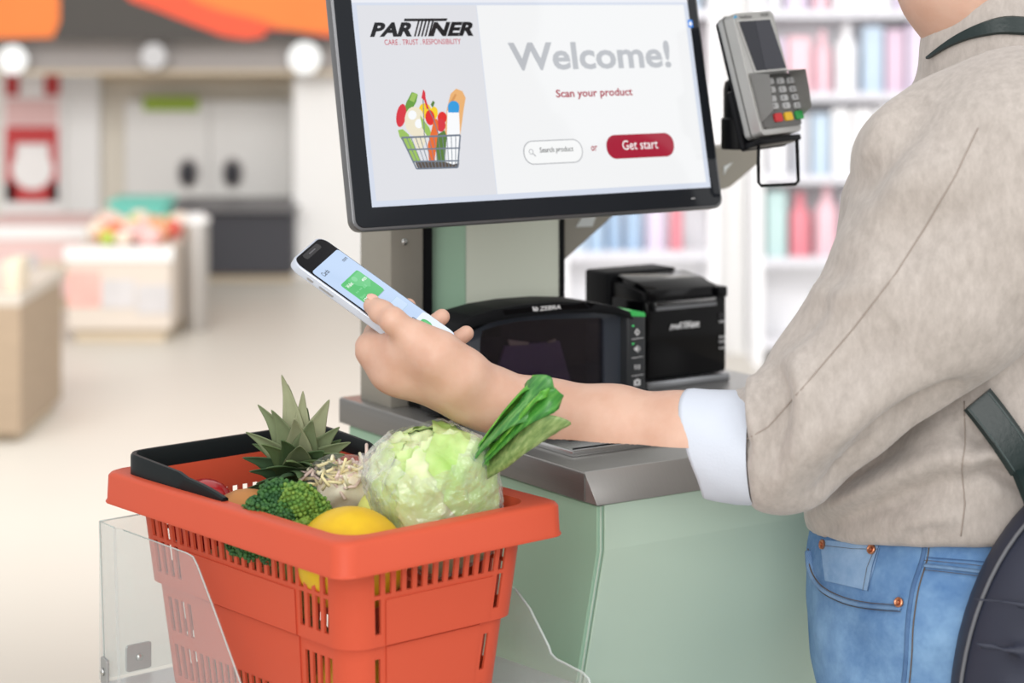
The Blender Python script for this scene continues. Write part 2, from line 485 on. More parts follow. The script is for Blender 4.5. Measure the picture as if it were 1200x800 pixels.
t = thing('service_counter', 'long charcoal counter standing against the far cabinet wall', 'counter', (P(268, 0, 10.9)[0], 11.2, 0))
b = bmesh.new(); bxp(b, 198, 343, 249, floor_y(11.2) - 8, 11.15, 0.5, 0.01); obj('front', b, DARKGREY, t, False)
b = bmesh.new(); bxp(b, 192, 346, 243, 249, 11.1, 0.6, 0.006); obj('counter_top', b, mat('counter_top_grey', (116, 114, 116), 0.5), t, False)
b = bmesh.new(); bxp(b, 200, 342, floor_y(11.2) - 8, floor_y(11.2), 11.2, 0.45); obj('plinth', b, BEIGE, t, False)
# produce bins
def fruit_bin(name, lb, px0, px1, py0, d, dep, side, cols, seed, top=0.03):
    r = random.Random(seed); z1 = P(0, py0, d)[2]; x0 = P(px0, 0, d)[0]; x1 = P(px1, 0, d)[0]
    t = thing(name, lb, 'display bin', ((x0 + x1) / 2, d + dep / 2, 0))
    b = bmesh.new(); box(b, x0, x1, d, d + dep, 0.05, z1, 0.01); obj('body', b, side, t, False)
    b = bmesh.new(); box(b, x0 + 0.03, x1 - 0.03, d + 0.03, d + dep - 0.03, 0, 0.05); obj('plinth', b, BEIGE, t, False)
    b = bmesh.new(); box(b, x0 - 0.01, x1 + 0.01, d - 0.012, d + 0.012, z1 - 0.05, z1 + 0.012, 0.004); obj('front_rail', b, WHITE, t, False)
    n = int((x1 - x0) / 0.11)
    for k in range(n):
        m = cols[r.randrange(len(cols))]
        b = bmesh.new(); xx = x0 + (k + 0.5) * (x1 - x0) / n; w = (x1 - x0) / n * 0.47
        z0 = 0.12 + 0.05 * r.random()
        box(b, xx - w, xx + w, d - 0.006, d, z0, z1 - 0.08 - 0.08 * r.random()); obj('printed_panel', b, m, t, False)
    return x0, x1, z1
pal = [mat('print_%s' % n, c, 0.7, var=0.2, vscale=9) for n, c in (('cream', (216, 202, 180)), ('blush', (232, 178, 168)), ('lime', (182, 200, 96)), ('coral', (238, 158, 132)), ('grey', (206, 202, 202)), ('lilac', (222, 204, 214)))]
BINSIDE = mat('bin_side', (216, 204, 192), 0.6)
fx0, fx1, fz = fruit_bin('produce_bin', 'low pale display bin with printed front beside the charcoal counter', 78, 200, 292, 9.2, 0.9, BINSIDE, pal, 3)
fruit_bin('chest_freezer', 'long white display chest behind the printed bin', -40, 130, 268, 10.2, 0.8, mat('chest_pink', (232, 200, 196), 0.6), [pal[0], pal[1], pal[4]], 5)
TEAL = mat('teal_plastic', (120, 212, 196), 0.5)
t = thing('teal_crate', 'teal plastic crate on top of the long display chest', 'crate', (P(158, 0, 10.4)[0], 10.5, P(0, 268, 10.4)[2]))
b = bmesh.new(); bxp(b, 128, 192, 240, 268, 10.4, 0.3, 0.01); obj('body', b, TEAL, t, False)
b = bmesh.new(); bxp(b, 125, 195, 236, 242, 10.38, 0.34, 0.005); obj('rim', b, TEAL, t, False)
t = thing('metal_bin', 'grey metal cylinder at the end of the printed bin', 'bin', (P(226, 0, 9.4)[0], 9.5, 0))
zt = P(0, 262, 9.5)[2]
b = bmesh.new(); lathe(b, [(0.05, 0), (0.055, 0.02), (0.055, zt - 0.03), (0.05, zt)], 20, Matrix.Translation((P(228, 0, 9.5)[0], 9.55, 0))); obj('drum', b, mat('bin_metal', (186, 182, 178), 0.35, 0.6), t, 35)
b = bmesh.new(); lathe(b, [(0.06, 0), (0.06, 0.02), (0.03, 0.04)], 20, Matrix.Translation((P(228, 0, 9.5)[0], 9.55, zt))); obj('lid', b, WHITE, t, 35)
fr_cols = [mat('fruit_%s' % n, c, 0.5) for n, c in (('red', (222, 104, 92)), ('orange', (240, 158, 110)), ('lime', (186, 204, 92)), ('pale', (238, 222, 204)), ('pink', (238, 190, 186)))]
fr_names = ['red', 'orange', 'lime green', 'cream', 'pink']
for k in range(36):
    ci = rng.choice([0, 1, 2, 3, 3, 3, 4, 4]); r = 0.035 + 0.02 * rng.random()
    x = fx0 + 0.05 + (fx1 - fx0 - 0.1) * rng.random(); y = 9.25 + 0.75 * (k / 36.0)
    b = bmesh.new(); bmesh.ops.create_uvsphere(b, u_segments=12, v_segments=8, radius=1, matrix=Matrix.Translation((x, y, fz + r * 0.92)) @ Matrix.Diagonal((r, r, r * 0.92, 1)))
    tagtop(obj('fruit', b, fr_cols[ci], None, True), 'blurred %s fruit piled on the far display bin' % fr_names[ci], 'fruit', '%s fruit on the far display bin' % fr_names[ci])
# brown crate stand near the left edge
t = thing('wooden_stand', 'tan wooden produce stand at the left edge of the aisle', 'stand', (P(20, 0, 7.2)[0], 7.4, 0))
z1 = P(0, 345, 7.1)[2]
TAN = mat('tan_wood', (164, 144, 122), 0.6, var=0.12, vscale=6, stretch=(1, 1, 8)); TAUPE = mat('taupe_board', (150, 136, 122), 0.6)
xa, xb, xc = P(-110, 0, 7.1)[0], P(-12, 0, 7.1)[0], P(24, 0, 7.1)[0]
b = bmesh.new(); box(b, xa, xc, 7.1, 7.8, z1 - 0.04, z1, 0.005); obj('tray', b, mat('tray_taupe', (196, 186, 174), 0.6), t, False)
b = bmesh.new(); box(b, xb, xc, 7.1, 7.75, 0.03, z1 - 0.04, 0.004); obj('side_board', b, TAN, t, False)
b = bmesh.new(); box(b, xa, xb, 7.14, 7.75, 0.03, z1 - 0.04); obj('front_board', b, TAUPE, t, False)
b = bmesh.new(); box(b, xa + .02, xb - 0.03, 7.12, 7.15, 0.10, z1 - 0.16); obj('recess', b, DARKGREY, t, False)
b = bmesh.new(); box(b, xa, xc - 0.02, 7.16, 7.7, 0, 0.03); obj('plinth', b, BEIGE, t, False)
for k in range(7):
    m = [pal[0], pal[4], pal[1]][k % 3]; x = xa + 0.06 + k * (xc - xa - 0.1) / 6
    b = bmesh.new(); box(b, x - 0.025, x + 0.025, 7.16, 7.3, z1, z1 + 0.07 + 0.05 * rng.random(), 0.004)
    nm = ['cream', 'grey', 'blush pink'][k % 3]
    tagtop(obj('carton', b, m, None, False), '%s carton standing on the tan wooden stand' % nm, 'carton', '%s cartons on the tan stand' % nm)

# ------------------------------------------------------------ shelving behind the kiosk
SHELF = mat('shelf_white', (246, 246, 249), 0.5); SHELFGREY = mat('shelf_grey', (222, 222, 230), 0.5)
spal = {'white': (240, 240, 244), 'pale blue': (190, 208, 226), 'pink': (236, 196, 206), 'red': (224, 138, 150), 'grey': (206, 208, 216), 'teal': (188, 214, 214), 'lilac': (218, 206, 226), 'coral': (240, 176, 168), 'purple': (216, 192, 212), 'steel blue': (166, 190, 216)}
smat = {k: mat('pack_' + k.replace(' ', '_'), v, 0.5, var=0.12, vscale=8) for k, v in spal.items()}
def shelf_bay(lb, px0, px1, d, seed, accents):
    r = random.Random(seed)
    x0, x1 = P(px0, 0, d)[0], P(px1, 0, d)[0]
    t = thing('store_shelf', lb, 'shelf', ((x0 + x1) / 2, d + 0.25, 0))
    for x in (x0, x1 - 0.035):
        b = bmesh.new(); box(b, x, x + 0.035, d, d + 0.3, 0, 2.1); obj('upright', b, SHELF, t, False)
    b = bmesh.new(); box(b, x0, x1, d + 0.26, d + 0.3, 0.02, 2.1); obj('back_panel', b, SHELF, t, False)
    lev = [0.10, 0.42, 0.74, 1.06, 1.38, 1.74]
    for z in lev:
        b = bmesh.new(); box(b, x0 + 0.035, x1 - 0.035, d, d + 0.26, z - 0.02, z, 0.002); s = obj('shelf_board', b, SHELF, t, False)
        b = bmesh.new(); box(b, x0 + 0.035, x1 - 0.035, d - 0.012, d, z - 0.03, z + 0.002); obj('price_rail', b, SHELFGREY, s, False)
    for li, z in enumerate(lev[1:5]):
        x = x0 + 0.05
        while True:
            w = 0.05 + 0.05 * r.random(); h = 0.21 + 0.07 * r.random()
            if x + w > x1 - 0.045: break
            c = r.choice(['white', 'white', 'white', 'grey', 'pale blue', 'pink', 'lilac', 'white'])
            cx = 600 + (x + w / 2) / d * FPX; cy = (CAMH - z - h / 2) / d * FPX
            for (ax, ay, ar, ac) in accents:
                if (cx - ax) ** 2 + (cy - ay) ** 2 < ar * ar: c = ac
            y0 = d + 0.03; b = bmesh.new()
            if r.random() < 0.6:
                box(b, x, x + w, y0, y0 + 0.12, z, z + h, 0.004)
                o = obj('carton', b, smat[c], None, False); kind = 'carton'
            else:
                lathe(b, [(w * .45, 0), (w * .48, 0.01), (w * .48, h * .65), (w * .2, h * .82), (w * .2, h)], 14, Matrix.Translation((x + w / 2, y0 + 0.06, z)))
                o = obj('bottle', b, smat[c], None, 40); kind = 'bottle'
            where = 'the store shelf beside the white column' if px0 < 800 else 'the store shelf behind the shopper'
            tagtop(o, '%s %s standing on %s' % (c, kind, where), kind, '%s %ss on %s' % (c, kind, where))
            x += w + 0.012
shelf_bay('white store shelf seen between the monitor post and white column', 655, 842, 8.8, 21,
          [(720, 262, 26, 'steel blue'), (700, 300, 30, 'pale blue'), (818, 272, 26, 'red'), (690, 345, 30, 'pale blue'), (760, 340, 26, 'white')])
shelf_bay('white store shelf seen beside the shopper and the terminal', 884, 1130, 8.6, 33,
          [(935, 265, 34, 'red'), (900, 255, 18, 'teal'), (945, 60, 34, 'pink'), (885, 130, 22, 'pale blue'), (935, 385, 30, 'coral'), (1055, 70, 22, 'purple'), (1040, 95, 22, 'coral'), (1075, 40, 22, 'steel blue'), (975, 110, 24, 'pink')])

# ------------------------------------------------------------ kiosk
GREEN = mat('green_panel', (160, 196, 170), 0.32, var=0.02, vscale=3, spec=0.4)
GREENEDGE = mat('green_panel_edge', (196, 214, 198), 0.4)
STEEL = mat('brushed_steel', (128, 127, 125), 0.36, 0.75, var=0.10, vscale=60, stretch=(0.3, 0.3, 25), bump=0.02, bscale=120)
STEELTOP = mat('brushed_steel_top', (168, 167, 165), 0.32, 0.7, var=0.06, vscale=40, stretch=(25, 0.4, 1))
GREY = mat('grey_powder_coat', (156, 152, 142), 0.5, 0.2, var=0.03, vscale=120)
BLACK = mat('black_plastic', (14, 15, 18), 0.36, spec=0.2)
BLACKGLOSS = mat('black_gloss', (6, 6, 9), 0.12, spec=0.22)
BLACKMATT = mat('black_matt', (20, 21, 24), 0.55, spec=0.15, bump=0.05, bscale=900)
ALU = mat('aluminium', (176, 177, 180), 0.3, 0.9)
SCREW = mat('screw_steel', (200, 200, 198), 0.25, 1.0)
WHITEPRINT = mat('white_print', (225, 226, 228), 0.5)

KA = math.radians(33.5)
K = np.array([0.0831, 2.1615, 0.0])
KM = Matrix.Translation(Vector(K)) @ Matrix.Rotation(KA, 4, 'Z')
ER = np.array([math.cos(KA), math.sin(KA), 0]); EL = np.array([-math.sin(KA), math.cos(KA), 0])
def kw(x, y, z): return K + ER * x + EL * y + np.array([0, 0, z])
ZT = 0.9565
KW, KD = 0.50, 0.515
kiosk = thing('checkout_kiosk', 'pale green self checkout kiosk with a steel worktop and rear post', 'kiosk', tuple(kw(KW / 2, KD / 2, 0)), KA)
# worktop with a sloped front edge
b = bmesh.new(); prism(b, [(0.0, 0.927), (0.022, ZT), (KD, ZT), (KD, 0.927)], 0.0, KW, 'yz', 0.0012, 2); obj('worktop', b, STEELTOP, kiosk, 30, KM)
b = bmesh.new(); box(b, -0.0015, 0.0, 0.020, KD - 0.001, 0.9275, ZT - 0.0015, 0.0006); obj('worktop_edge', b, STEEL, kiosk, 30, KM)
side = [(0.006, 0.925), (0.006, 0.881), (0.040, 0.749), (0.150, 0.33), (0.150, 0.06), (0.50, 0.06), (0.50, 0.925)]
b = bmesh.new(); prism(b, side, 0.004, 0.012, 'yz', 0.001, 1); obj('side_panel', b, GREEN, kiosk, 30, KM)
b = bmesh.new(); prism(b, side, KW - 0.012, KW - 0.004, 'yz', 0.001, 1); obj('side_panel', b, GREEN, kiosk, 30, KM)
b = bmesh.new(); prism(b, [(0.0055, 0.9255), (0.0055, 0.881), (0.0395, 0.749), (0.149, 0.33), (0.149, 0.06), (0.16, 0.06), (0.16, 0.33), (0.05, 0.752), (0.016, 0.884), (0.016, 0.9255)], 0.0130, KW - 0.0130, 'yz', 0.0012, 2)
obj('front_panel', b, mat('green_panel_lit', (196, 216, 198), 0.3, var=0.02, vscale=3, spec=0.5), kiosk, 20, KM)  # same green as the sides, its stronger light put into the colour
b = bmesh.new(); tube(b, [(0.0085, 0.0065, 0.925), (0.0085, 0.0062, 0.881), (0.0085, 0.0400, 0.749), (0.0085, 0.150, 0.33)], 0.0012, 8); obj('edge_trim', b, GREENEDGE, kiosk, True, KM)
b = bmesh.new(); box(b, 0.012, KW - 0.012, 0.46, 0.50, 0.06, 0.925); obj('back_panel', b, GREEN, kiosk, False, KM)
b = bmesh.new(); box(b, 0.02, KW - 0.02, 0.17, 0.49, 0.0, 0.062, 0.004); obj('plinth', b, BLACKMATT, kiosk, False, KM)
# rear post
PY = 0.42; ZP = 1.33
b = bmesh.new(); box(b, 0.0133, 0.056, PY, PY + 0.07, ZT, ZP, 0.001); post = obj('post_channel', b, GREY, kiosk, 30, KM)
b = bmesh.new(); lathe(b, [(0.004, 0), (0.004, 0.0015), (0.0015, 0.003)], 12, KM @ Matrix.Translation((0.031, PY, P(474, 283, 2.53)[2])) @ Matrix.Rotation(math.pi / 2, 4, 'X')); obj('screw', b, SCREW, post, True)
b = bmesh.new(); box(b, 0.056, 0.071, PY + 0.004, PY + 0.06, ZT, ZP); obj('post_gap_strip', b, BLACKMATT, kiosk, False, KM)
b = bmesh.new(); prism(b, [(0.071, PY + 0.022), (0.113, PY - 0.001), (0.2455, PY - 0.001), (0.2455, PY + 0.06), (0.071, PY + 0.06)], ZT, ZP, 'xy', 0.0008, 1)
obj('post_cover', b, mat('cover_green_lit', (232, 238, 222), 0.3, spec=0.5), kiosk, 15, KM)  # green panel with its bright reflection put into a paler colour
b = bmesh.new(); prism(b, [(0.0712, PY + 0.0205), (0.112, PY - 0.0018), (0.1135, PY - 0.0012), (0.0718, PY + 0.0222)], ZT + 0.001, ZP - 0.001, 'xy'); obj('cover_flank_shaded', b, GREEN, kiosk, 15, KM)  # thin darker sheet that paints the chamfer's shade onto the cover
b = bmesh.new(); box(b, 0.2455, 0.252, PY - 0.003, PY + 0.06, ZT, ZP, 0.0005); obj('post_edge_strip', b, BLACKMATT, kiosk, False, KM)
# bracket plate with a triangular cut-out, carrying the payment terminal
def kp(px, py, y):                 # picture point on the kiosk plane y = const -> kiosk x, z
    fr = Frame(kw(0, y, 0), ER, (0, 0, 1)); a, c = fr.at(px, py); return (a, c)
BY = PY + 0.01
br = [kp(660, 306, BY), kp(723, 249, BY), kp(800, 180, BY), kp(800, 150, BY), kp(660, 190, BY)]
b = bmesh.new(); prism(b, br, BY, BY + 0.004, 'xz', 0.0006, 1); arm = obj('bracket_plate', b, GREY, kiosk, 20, KM)
hole = [kp(675, 266, BY), kp(698, 252, BY), kp(694, 264, BY)]
b = bmesh.new(); prism(b, [kp(674, 266, BY), kp(682, 254, BY), kp(698, 253, BY), kp(694, 265, BY)], BY - 0.0012, BY - 0.0002, 'xz'); obj('bracket_slot', b, mat('slot_light', (226, 232, 232), 0.5), arm, False, KM)
AY = 0.33
b = bmesh.new(); prism(b, [kp(720, 170, AY), kp(720, 182, AY), kp(847, 222, AY), kp(856, 219, AY), kp(888, 192, AY), kp(888, 175, AY), kp(847, 175, AY)], AY, AY + 0.005, 'xz', 0.0006, 1); arm2 = obj('terminal_arm', b, GREY, kiosk, 20, KM)
b = bmesh.new(); box(b, kp(847, 0, AY)[0] - 0.02, kp(888, 0, AY)[0], AY, AY + 0.05, kp(860, 175, AY)[1], kp(860, 175, AY)[1] + 0.003, 0.0006); obj('arm_shelf', b, GREY, arm2, False, KM)
b = bmesh.new(); box(b, 0.25, 0.40, AY + 0.005, AY + 0.045, kp(720, 182, AY)[1], kp(720, 170, AY)[1] + 0.02); obj('arm_bar', b, GREY, arm2, False, KM)
b = bmesh.new(); prism(b, [kp(848, 205, AY), kp(848, 195, AY), kp(858, 190, AY), kp(850, 200, AY)], AY - 0.001, AY - 0.0002, 'xz'); obj('arm_slot', b, mat('slot_light2', (226, 232, 232), 0.5), arm2, False, KM)

# ------------------------------------------------------------ monitor
tau = math.radians(11.6)
MF = Frame(P(415, 272, 2.21), ER, np.array([0, 0, 1]) * math.cos(tau) + EL * math.sin(tau))
mw = MF.at(848, 238)[0]; mh = 0.278
mon = thing('touch_monitor', 'wide touch monitor showing a welcome page above the kiosk', 'monitor', tuple(MF.w(mw / 2, 0, -0.02)), KA)
b = bmesh.new(); prism(b, rrect(0, mw, 0, mh, 0.012), -0.0125, -0.001, 'xy', 0.003, 3); obj('casing', b, mat('casing_metal', (120, 121, 124), 0.32, 0.8), mon, 30, MF.M)
BEZEL = mat('bezel_glass', (34, 37, 42), 0.07, spec=0.2)
b = bmesh.new(); prism(b, rrect(0.0035, mw - 0.0035, 0.0035, mh - 0.0035, 0.0095), -0.004, 0.0006, 'xy', 0.0005, 1); obj('bezel', b, BEZEL, mon, 30, MF.M)
b = bmesh.new(); prism(b, rrect(0.03, mw - 0.03, 0.03, mh - 0.03, 0.02), -0.034, -0.012, 'xy', 0.008, 3); obj('rear_shell', b, BLACKMATT, mon, 30, MF.M)
b = bmesh.new(); box(b, mw / 2 - 0.06, mw / 2 + 0.06, 0.06, 0.18, -0.16, -0.030, 0.004); obj('rear_mount', b, BLACKMATT, mon, False, MF.M)
b = bmesh.new(); box(b, mw - 0.045, mw - 0.040, 0.012, 0.0128, 0.0004, 0.0009); obj('power_light', b, WHITEPRINT, mon, False, MF.M)
def trect(fr, l, r, bt, tp): return fr.at(*l)[0], fr.at(*r)[0], fr.at(*bt)[1], fr.at(*tp)[1]
sx0 = (MF.at(436, 247)[0]); sx1 = MF.at(832, 216)[0]; sy0 = MF.at(640, 231)[1]; sy1 = mh - 0.022
scr = flat('screen', [(sx0, sy0), (sx1, sy0), (sx1, sy1), (sx0, sy1)], MF, 0.0008, glow('screen_border', (205, 212, 226), 1.0), mon)
px1 = MF.at(573, 150)[0]; ix0 = sx0 + 0.0055; ix1 = sx1 - 0.006; iy0 = sy0 + 0.006; iy1 = MF.at(640, 3)[1]
flat('top_strip', [(sx0, iy1), (sx1, iy1), (sx1, sy1), (sx0, sy1)], MF, 0.0009, glow('screen_strip', (226, 228, 234), 1.0), scr)
flat('side_page', [(ix0, iy0), (px1, iy0), (px1, iy1 - 0.003), (ix0, iy1 - 0.003)], MF, 0.0010, glow('page_grey', (215, 216, 221), 1.0), scr)
flat('welcome_page', [(px1 + 0.0008, iy0), (ix1, iy0), (ix1, iy1 - 0.003), (px1 + 0.0008, iy1 - 0.003)], MF, 0.0010, glow('page_white', (233, 234, 235), 1.0), scr)
INK = glow('ink_black', (18, 20, 26), 1.0); MAROON = glow('maroon', (160, 20, 50), 1.0); WGREY = glow('welcome_grey', (180, 183, 188), 1.0)
SWHITE = glow('screen_white', (250, 250, 250), 1.0); SGREY = glow('screen_grey', (160, 162, 166), 1.0)
def stext(name, s, l, r, bt, tp, m, bold=0.0, shear=0.0, lift=0.0014):
    x0, x1, y0, y1 = trect(MF, l, r, bt, tp); text(name, s, MF, x0, x1, y0, y1, lift, m, scr, bold, shear)
stext('welcome_text', 'Welcome!', (594, 52), (784, 60), (664, 82), (662, 49), WGREY, 0.026)
stext('scan_text', 'Scan your product', (651, 113), (740, 106), (695, 116), (695, 104), MAROON, 0.022)
stext('search_text', 'Search product', (632, 179), (671, 175), (652, 180), (652, 172), INK, 0.006)
stext('or_text', 'or', (692, 175), (699, 174), (695, 177), (695, 171), MAROON, 0.015)
def pill(name, l, r, bt, tp, m, lift):
    x0, x1, y0, y1 = trect(MF, l, r, bt, tp); flat(name, rrect(x0, x1, y0, y1, (y1 - y0) * 0.47, 8), MF, lift, m, scr)
pill('search_outline', (613, 182), (682, 176), (647, 192), (647, 164), SGREY, 0.0011)
pill('search_field', (614, 182), (681, 176), (647, 191), (647, 165), glow('field_white', (238, 239, 239), 1.0), 0.0013)
pill('start_button', (710, 173), (789, 169), (749, 185), (749, 157), MAROON, 0.0012)
stext('start_text', 'Get start', (729, 174), (770, 169), (749, 175), (749, 164), SWHITE, 0.0)
# magnifier
mc = MF.at(621.5, 178); b = bmesh.new()
tube(b, [(mc[0] + 0.0025 * math.cos(k * math.pi / 8), mc[1] + 0.0025 * math.sin(k * math.pi / 8), 0.0015) for k in range(16)], 0.0004, 5, closed=True)
tube(b, [(mc[0] + 0.002, mc[1] - 0.002, 0.0015), (mc[0] + 0.0052, mc[1] - 0.005, 0.0015)], 0.0005, 5); obj('magnifier_icon', b, SGREY, scr, False, MF.M)
q = MF.at(808.5, 28); flat('blue_icon', rrect(q[0] - 0.004, q[0] + 0.003, q[1] - 0.0045, q[1] + 0.0045, 0.001), MF, 0.0014, glow('icon_blue', (40, 128, 220), 1.0), scr)
flat('blue_icon_arrows', [(q[0] - 0.003, q[1]), (q[0] - 0.0005, q[1] + 0.003), (q[0] + 0.002, q[1]), (q[0] - 0.0005, q[1] - 0.003)], MF, 0.0016, SWHITE, scr)
# logo: PAR + slashed double T + NER
def logo(fr, parent, pa, pb, pc, pd, m, lift, red=None):
    """pa left base, pb right base, height from pc to pd in the frame's plane"""
    x0, x1 = fr.at(*pa)[0], fr.at(*pb)[0]; y0, y1 = fr.at(*pc)[1], fr.at(*pd)[1]; W = x1 - x0; Hh = y1 - y0
    lh = Hh * 0.80
    text('logo_letters', 'PAR', fr, x0, x0 + W * 0.40, y0, y0 + lh, lift, m, parent, 0.05, 0.34)
    text('logo_letters', 'NER', fr, x0 + W * 0.565, x1, y0, y0 + lh, lift, m, parent, 0.05, 0.34)
    sh = 0.30 * Hh
    bx0 = x0 + W * 0.335; bx1 = x0 + W * 0.76
    flat('logo_bar', [(bx0, y1 - Hh * 0.15), (bx1 - 0.1 * Hh, y1 - Hh * 0.15), (bx1, y1), (bx0 + 0.05 * Hh, y1)], fr, lift, m, parent)
    for k in range(5):
        a = x0 + W * (0.415 + 0.034 * k); w = W * 0.017
        flat('logo_slash', [(a, y0), (a + w, y0), (a + w + Hh * 0.37, y0 + Hh * 0.88), (a + Hh * 0.37, y0 + Hh * 0.88)], fr, lift, m, parent)
logo(MF, scr, (433, 46), (554, 38), (494, 43), (494, 22), INK, 0.0015)
stext('motto_text', 'CARE . TRUST . RESPONSIBILITY', (450, 52), (539, 47), (494, 52.5), (494, 46.2), glow('motto_red', (188, 60, 80), 1.0), 0.005)
# picture of a filled wire basket on the page
SC = {n: glow('pic_' + n, c, 1.0) for n, c in (('apple', (208, 46, 60)), ('leaf', (98, 150, 58)), ('leaf2', (150, 186, 90)), ('cauli', (228, 220, 196)), ('yellow', (238, 200, 30)), ('red', (216, 36, 36)), ('carrot', (222, 104, 44)), ('bread', (226, 172, 112)), ('crust', (206, 146, 88)), ('milk', (238, 240, 242)), ('cap', (44, 150, 214)), ('wire', (110, 120, 134)), ('dark', (84, 74, 66)), ('cuke', (84, 120, 52)), ('shade', (196, 200, 202)))}
def ppic(pts, m, lift, name='picture_piece'): flat(name, pxpoly(MF, [(420 + x / 4.0, 10 + y / 4.0) for x, y in pts]), MF, lift, SC[m], scr)
def pel(cx, cy, rx, ry, m, lift, a=0.0, n=18):
    ppic([(cx + rx * math.cos(t_) * math.cos(a) - ry * math.sin(t_) * math.sin(a), cy - rx * math.cos(t_) * math.sin(a) - ry * math.sin(t_) * math.cos(a)) for t_ in [6.2832 * k / n for k in range(n)]], m, lift)
L0 = 0.00115
ppic([(400, 610), (412, 470), (430, 400), (455, 376), (485, 388), (500, 420), (490, 480), (474, 600)], 'bread', L0)
ppic([(420, 450), (450, 400), (458, 404), (432, 460)], 'crust', L0 + .00003)
ppic([(205, 500), (222, 440), (248, 392), (262, 396), (276, 405), (268, 440), (250, 470), (232, 500)], 'leaf', L0 + .00002)
ppic([(236, 430), (250, 396), (275, 400), (258, 440)], 'leaf2', L0 + .00004)
pel(198, 502, 23, 55, 'apple', L0 + .00005, -0.15); pel(310, 480, 30, 36, 'yellow', L0 + .00003, 0.2); pel(352, 490, 18, 30, 'yellow', L0 + .00004)
ppic([(336, 452), (346, 432), (356, 440), (346, 466)], 'cuke', L0 + .00006)
pel(333, 512, 22, 36, 'red', L0 + .00008, 0.1); pel(390, 512, 22, 28, 'red', L0 + .00008); pel(384, 548, 22, 30, 'apple', L0 + .0001)
pel(262, 530, 48, 70, 'cauli', L0 + .0001, 0.1); pel(285, 610, 28, 50, 'cauli', L0 + .0001); pel(250, 500, 20, 22, 'milk', L0 + .00012); pel(280, 540, 18, 22, 'milk', L0 + .00012)
ppic([(182, 570), (205, 566), (232, 590), (262, 650), (292, 720), (258, 722), (228, 660), (190, 600)], 'leaf2', L0 + .00012)
ppic([(286, 500), (330, 560), (340, 590), (320, 600), (296, 560)], 'leaf2', L0 + .00013)
ppic([(342, 560), (352, 516), (368, 520), (372, 560), (352, 740), (330, 740), (322, 640)], 'carrot', L0 + .00014)
ppic([(356, 600), (400, 570), (412, 600), (400, 730), (366, 735)], 'cuke', L0 + .00013)
ppic([(412, 600), (414, 480), (468, 480), (474, 600), (468, 724), (440, 732), (412, 722)], 'milk', L0 + .00016)
pel(443, 461, 27, 28, 'cap', L0 + .0002); ppic([(416, 466), (470, 466), (468, 488), (418, 488)], 'cap', L0 + .00018)
ppic([(262, 718), (470, 722), (466, 746), (276, 750)], 'dark', L0 + .00015)
def pwire(pts, w): 
    for (x0, y0), (x1, y1) in zip(pts, pts[1:]):
        dx, dy = x1 - x0, y1 - y0; l = math.hypot(dx, dy); nx, ny = -dy / l * w, dx / l * w
        ppic([(x0 + nx, y0 + ny), (x0 - nx, y0 - ny), (x1 - nx, y1 - ny), (x1 + nx, y1 + ny)], 'wire', L0 + .00024, 'wire_line')
pwire([(198, 606), (474, 594)], 4.5); pwire([(228, 662), (474, 654)], 3.5); pwire([(250, 718), (470, 714)], 3.5); pwire([(200, 606), (270, 752), (462, 746), (474, 594)], 3.5)
for k in range(12):
    x = 222 + 21 * k; pwire([(x, 604 - k), (270 + (x - 200) * 0.72, 750)], 1.6)
pwire([(300, 420), (306, 596)], 2.0); pwire([(302, 420), (350, 520), (372, 590)], 2.0)
ppic([(292, 420), (300, 380), (310, 392), (312, 420), (326, 470), (318, 474), (304, 430)], 'apple', L0 + .00026)

# ------------------------------------------------------------ scanner
scn = thing('barcode_scanner', 'black upright checkout scanner with dark window on the steel worktop', 'scanner', tuple(kw(0.15, 0.28, ZT)), KA)
SY = 0.28
def sp(px, py, y=SY): return kp(px, py, y)
arch = [(536, 398), (541, 388), (555, 379), (580, 370), (612, 364), (650, 360.5), (690, 361), (720, 365), (736, 371)]
top_pts = [sp(*p) for p in arch]
x_l, x_r = top_pts[0][0], sp(757, 380)[0]
zb = ZT + 0.004
body = [(x_l + 0.004, zb)] + top_pts + [(x_r - 0.012, top_pts[-1][1] - 0.002), (x_r - 0.001, zb + 0.095), (x_r - 0.001, zb)]
b = bmesh.new(); prism(b, [(x, z - (0.004 if z > zb + 0.01 else 0)) for x, z in body], SY + 0.045, SY + 0.085, 'xz', 0.003, 2); obj('housing', b, BLACK, scn, 30, KM)
# front bezel ring around the window
xw0, xw1 = sp(566, 420)[0], sp(712, 420)[0]
xr_in = sp(735, 420)[0]
inner_top = [(xw0, sp(566, 400)[1]), (xw0 + 0.003, sp(572, 388)[1]), (xw0 + 0.022, sp(600, 381)[1]), (xw0 + 0.05, sp(634, 375)[1]), (xw0 + 0.09, sp(670, 372.5)[1]), (xw1 - 0.006, sp(707, 373)[1]), (xw1, sp(712, 376)[1])]
b = bmesh.new()
outer = [(x_l + 0.012, zb), (x_l + 0.010, sp(540, 405)[1]), (x_l + 0.018, sp(550, 389)[1]), (x_l + 0.045, sp(580, 376)[1]), (x_l + 0.08, sp(615, 369)[1]), (x_l + 0.14, sp(668, 364)[1]), (xr_in - 0.004, sp(728, 368)[1]), (xr_in, sp(735, 372)[1]), (xr_in, zb)]
inner = [(xw0, zb + 0.012)] + inner_top + [(xw1, zb + 0.012)]
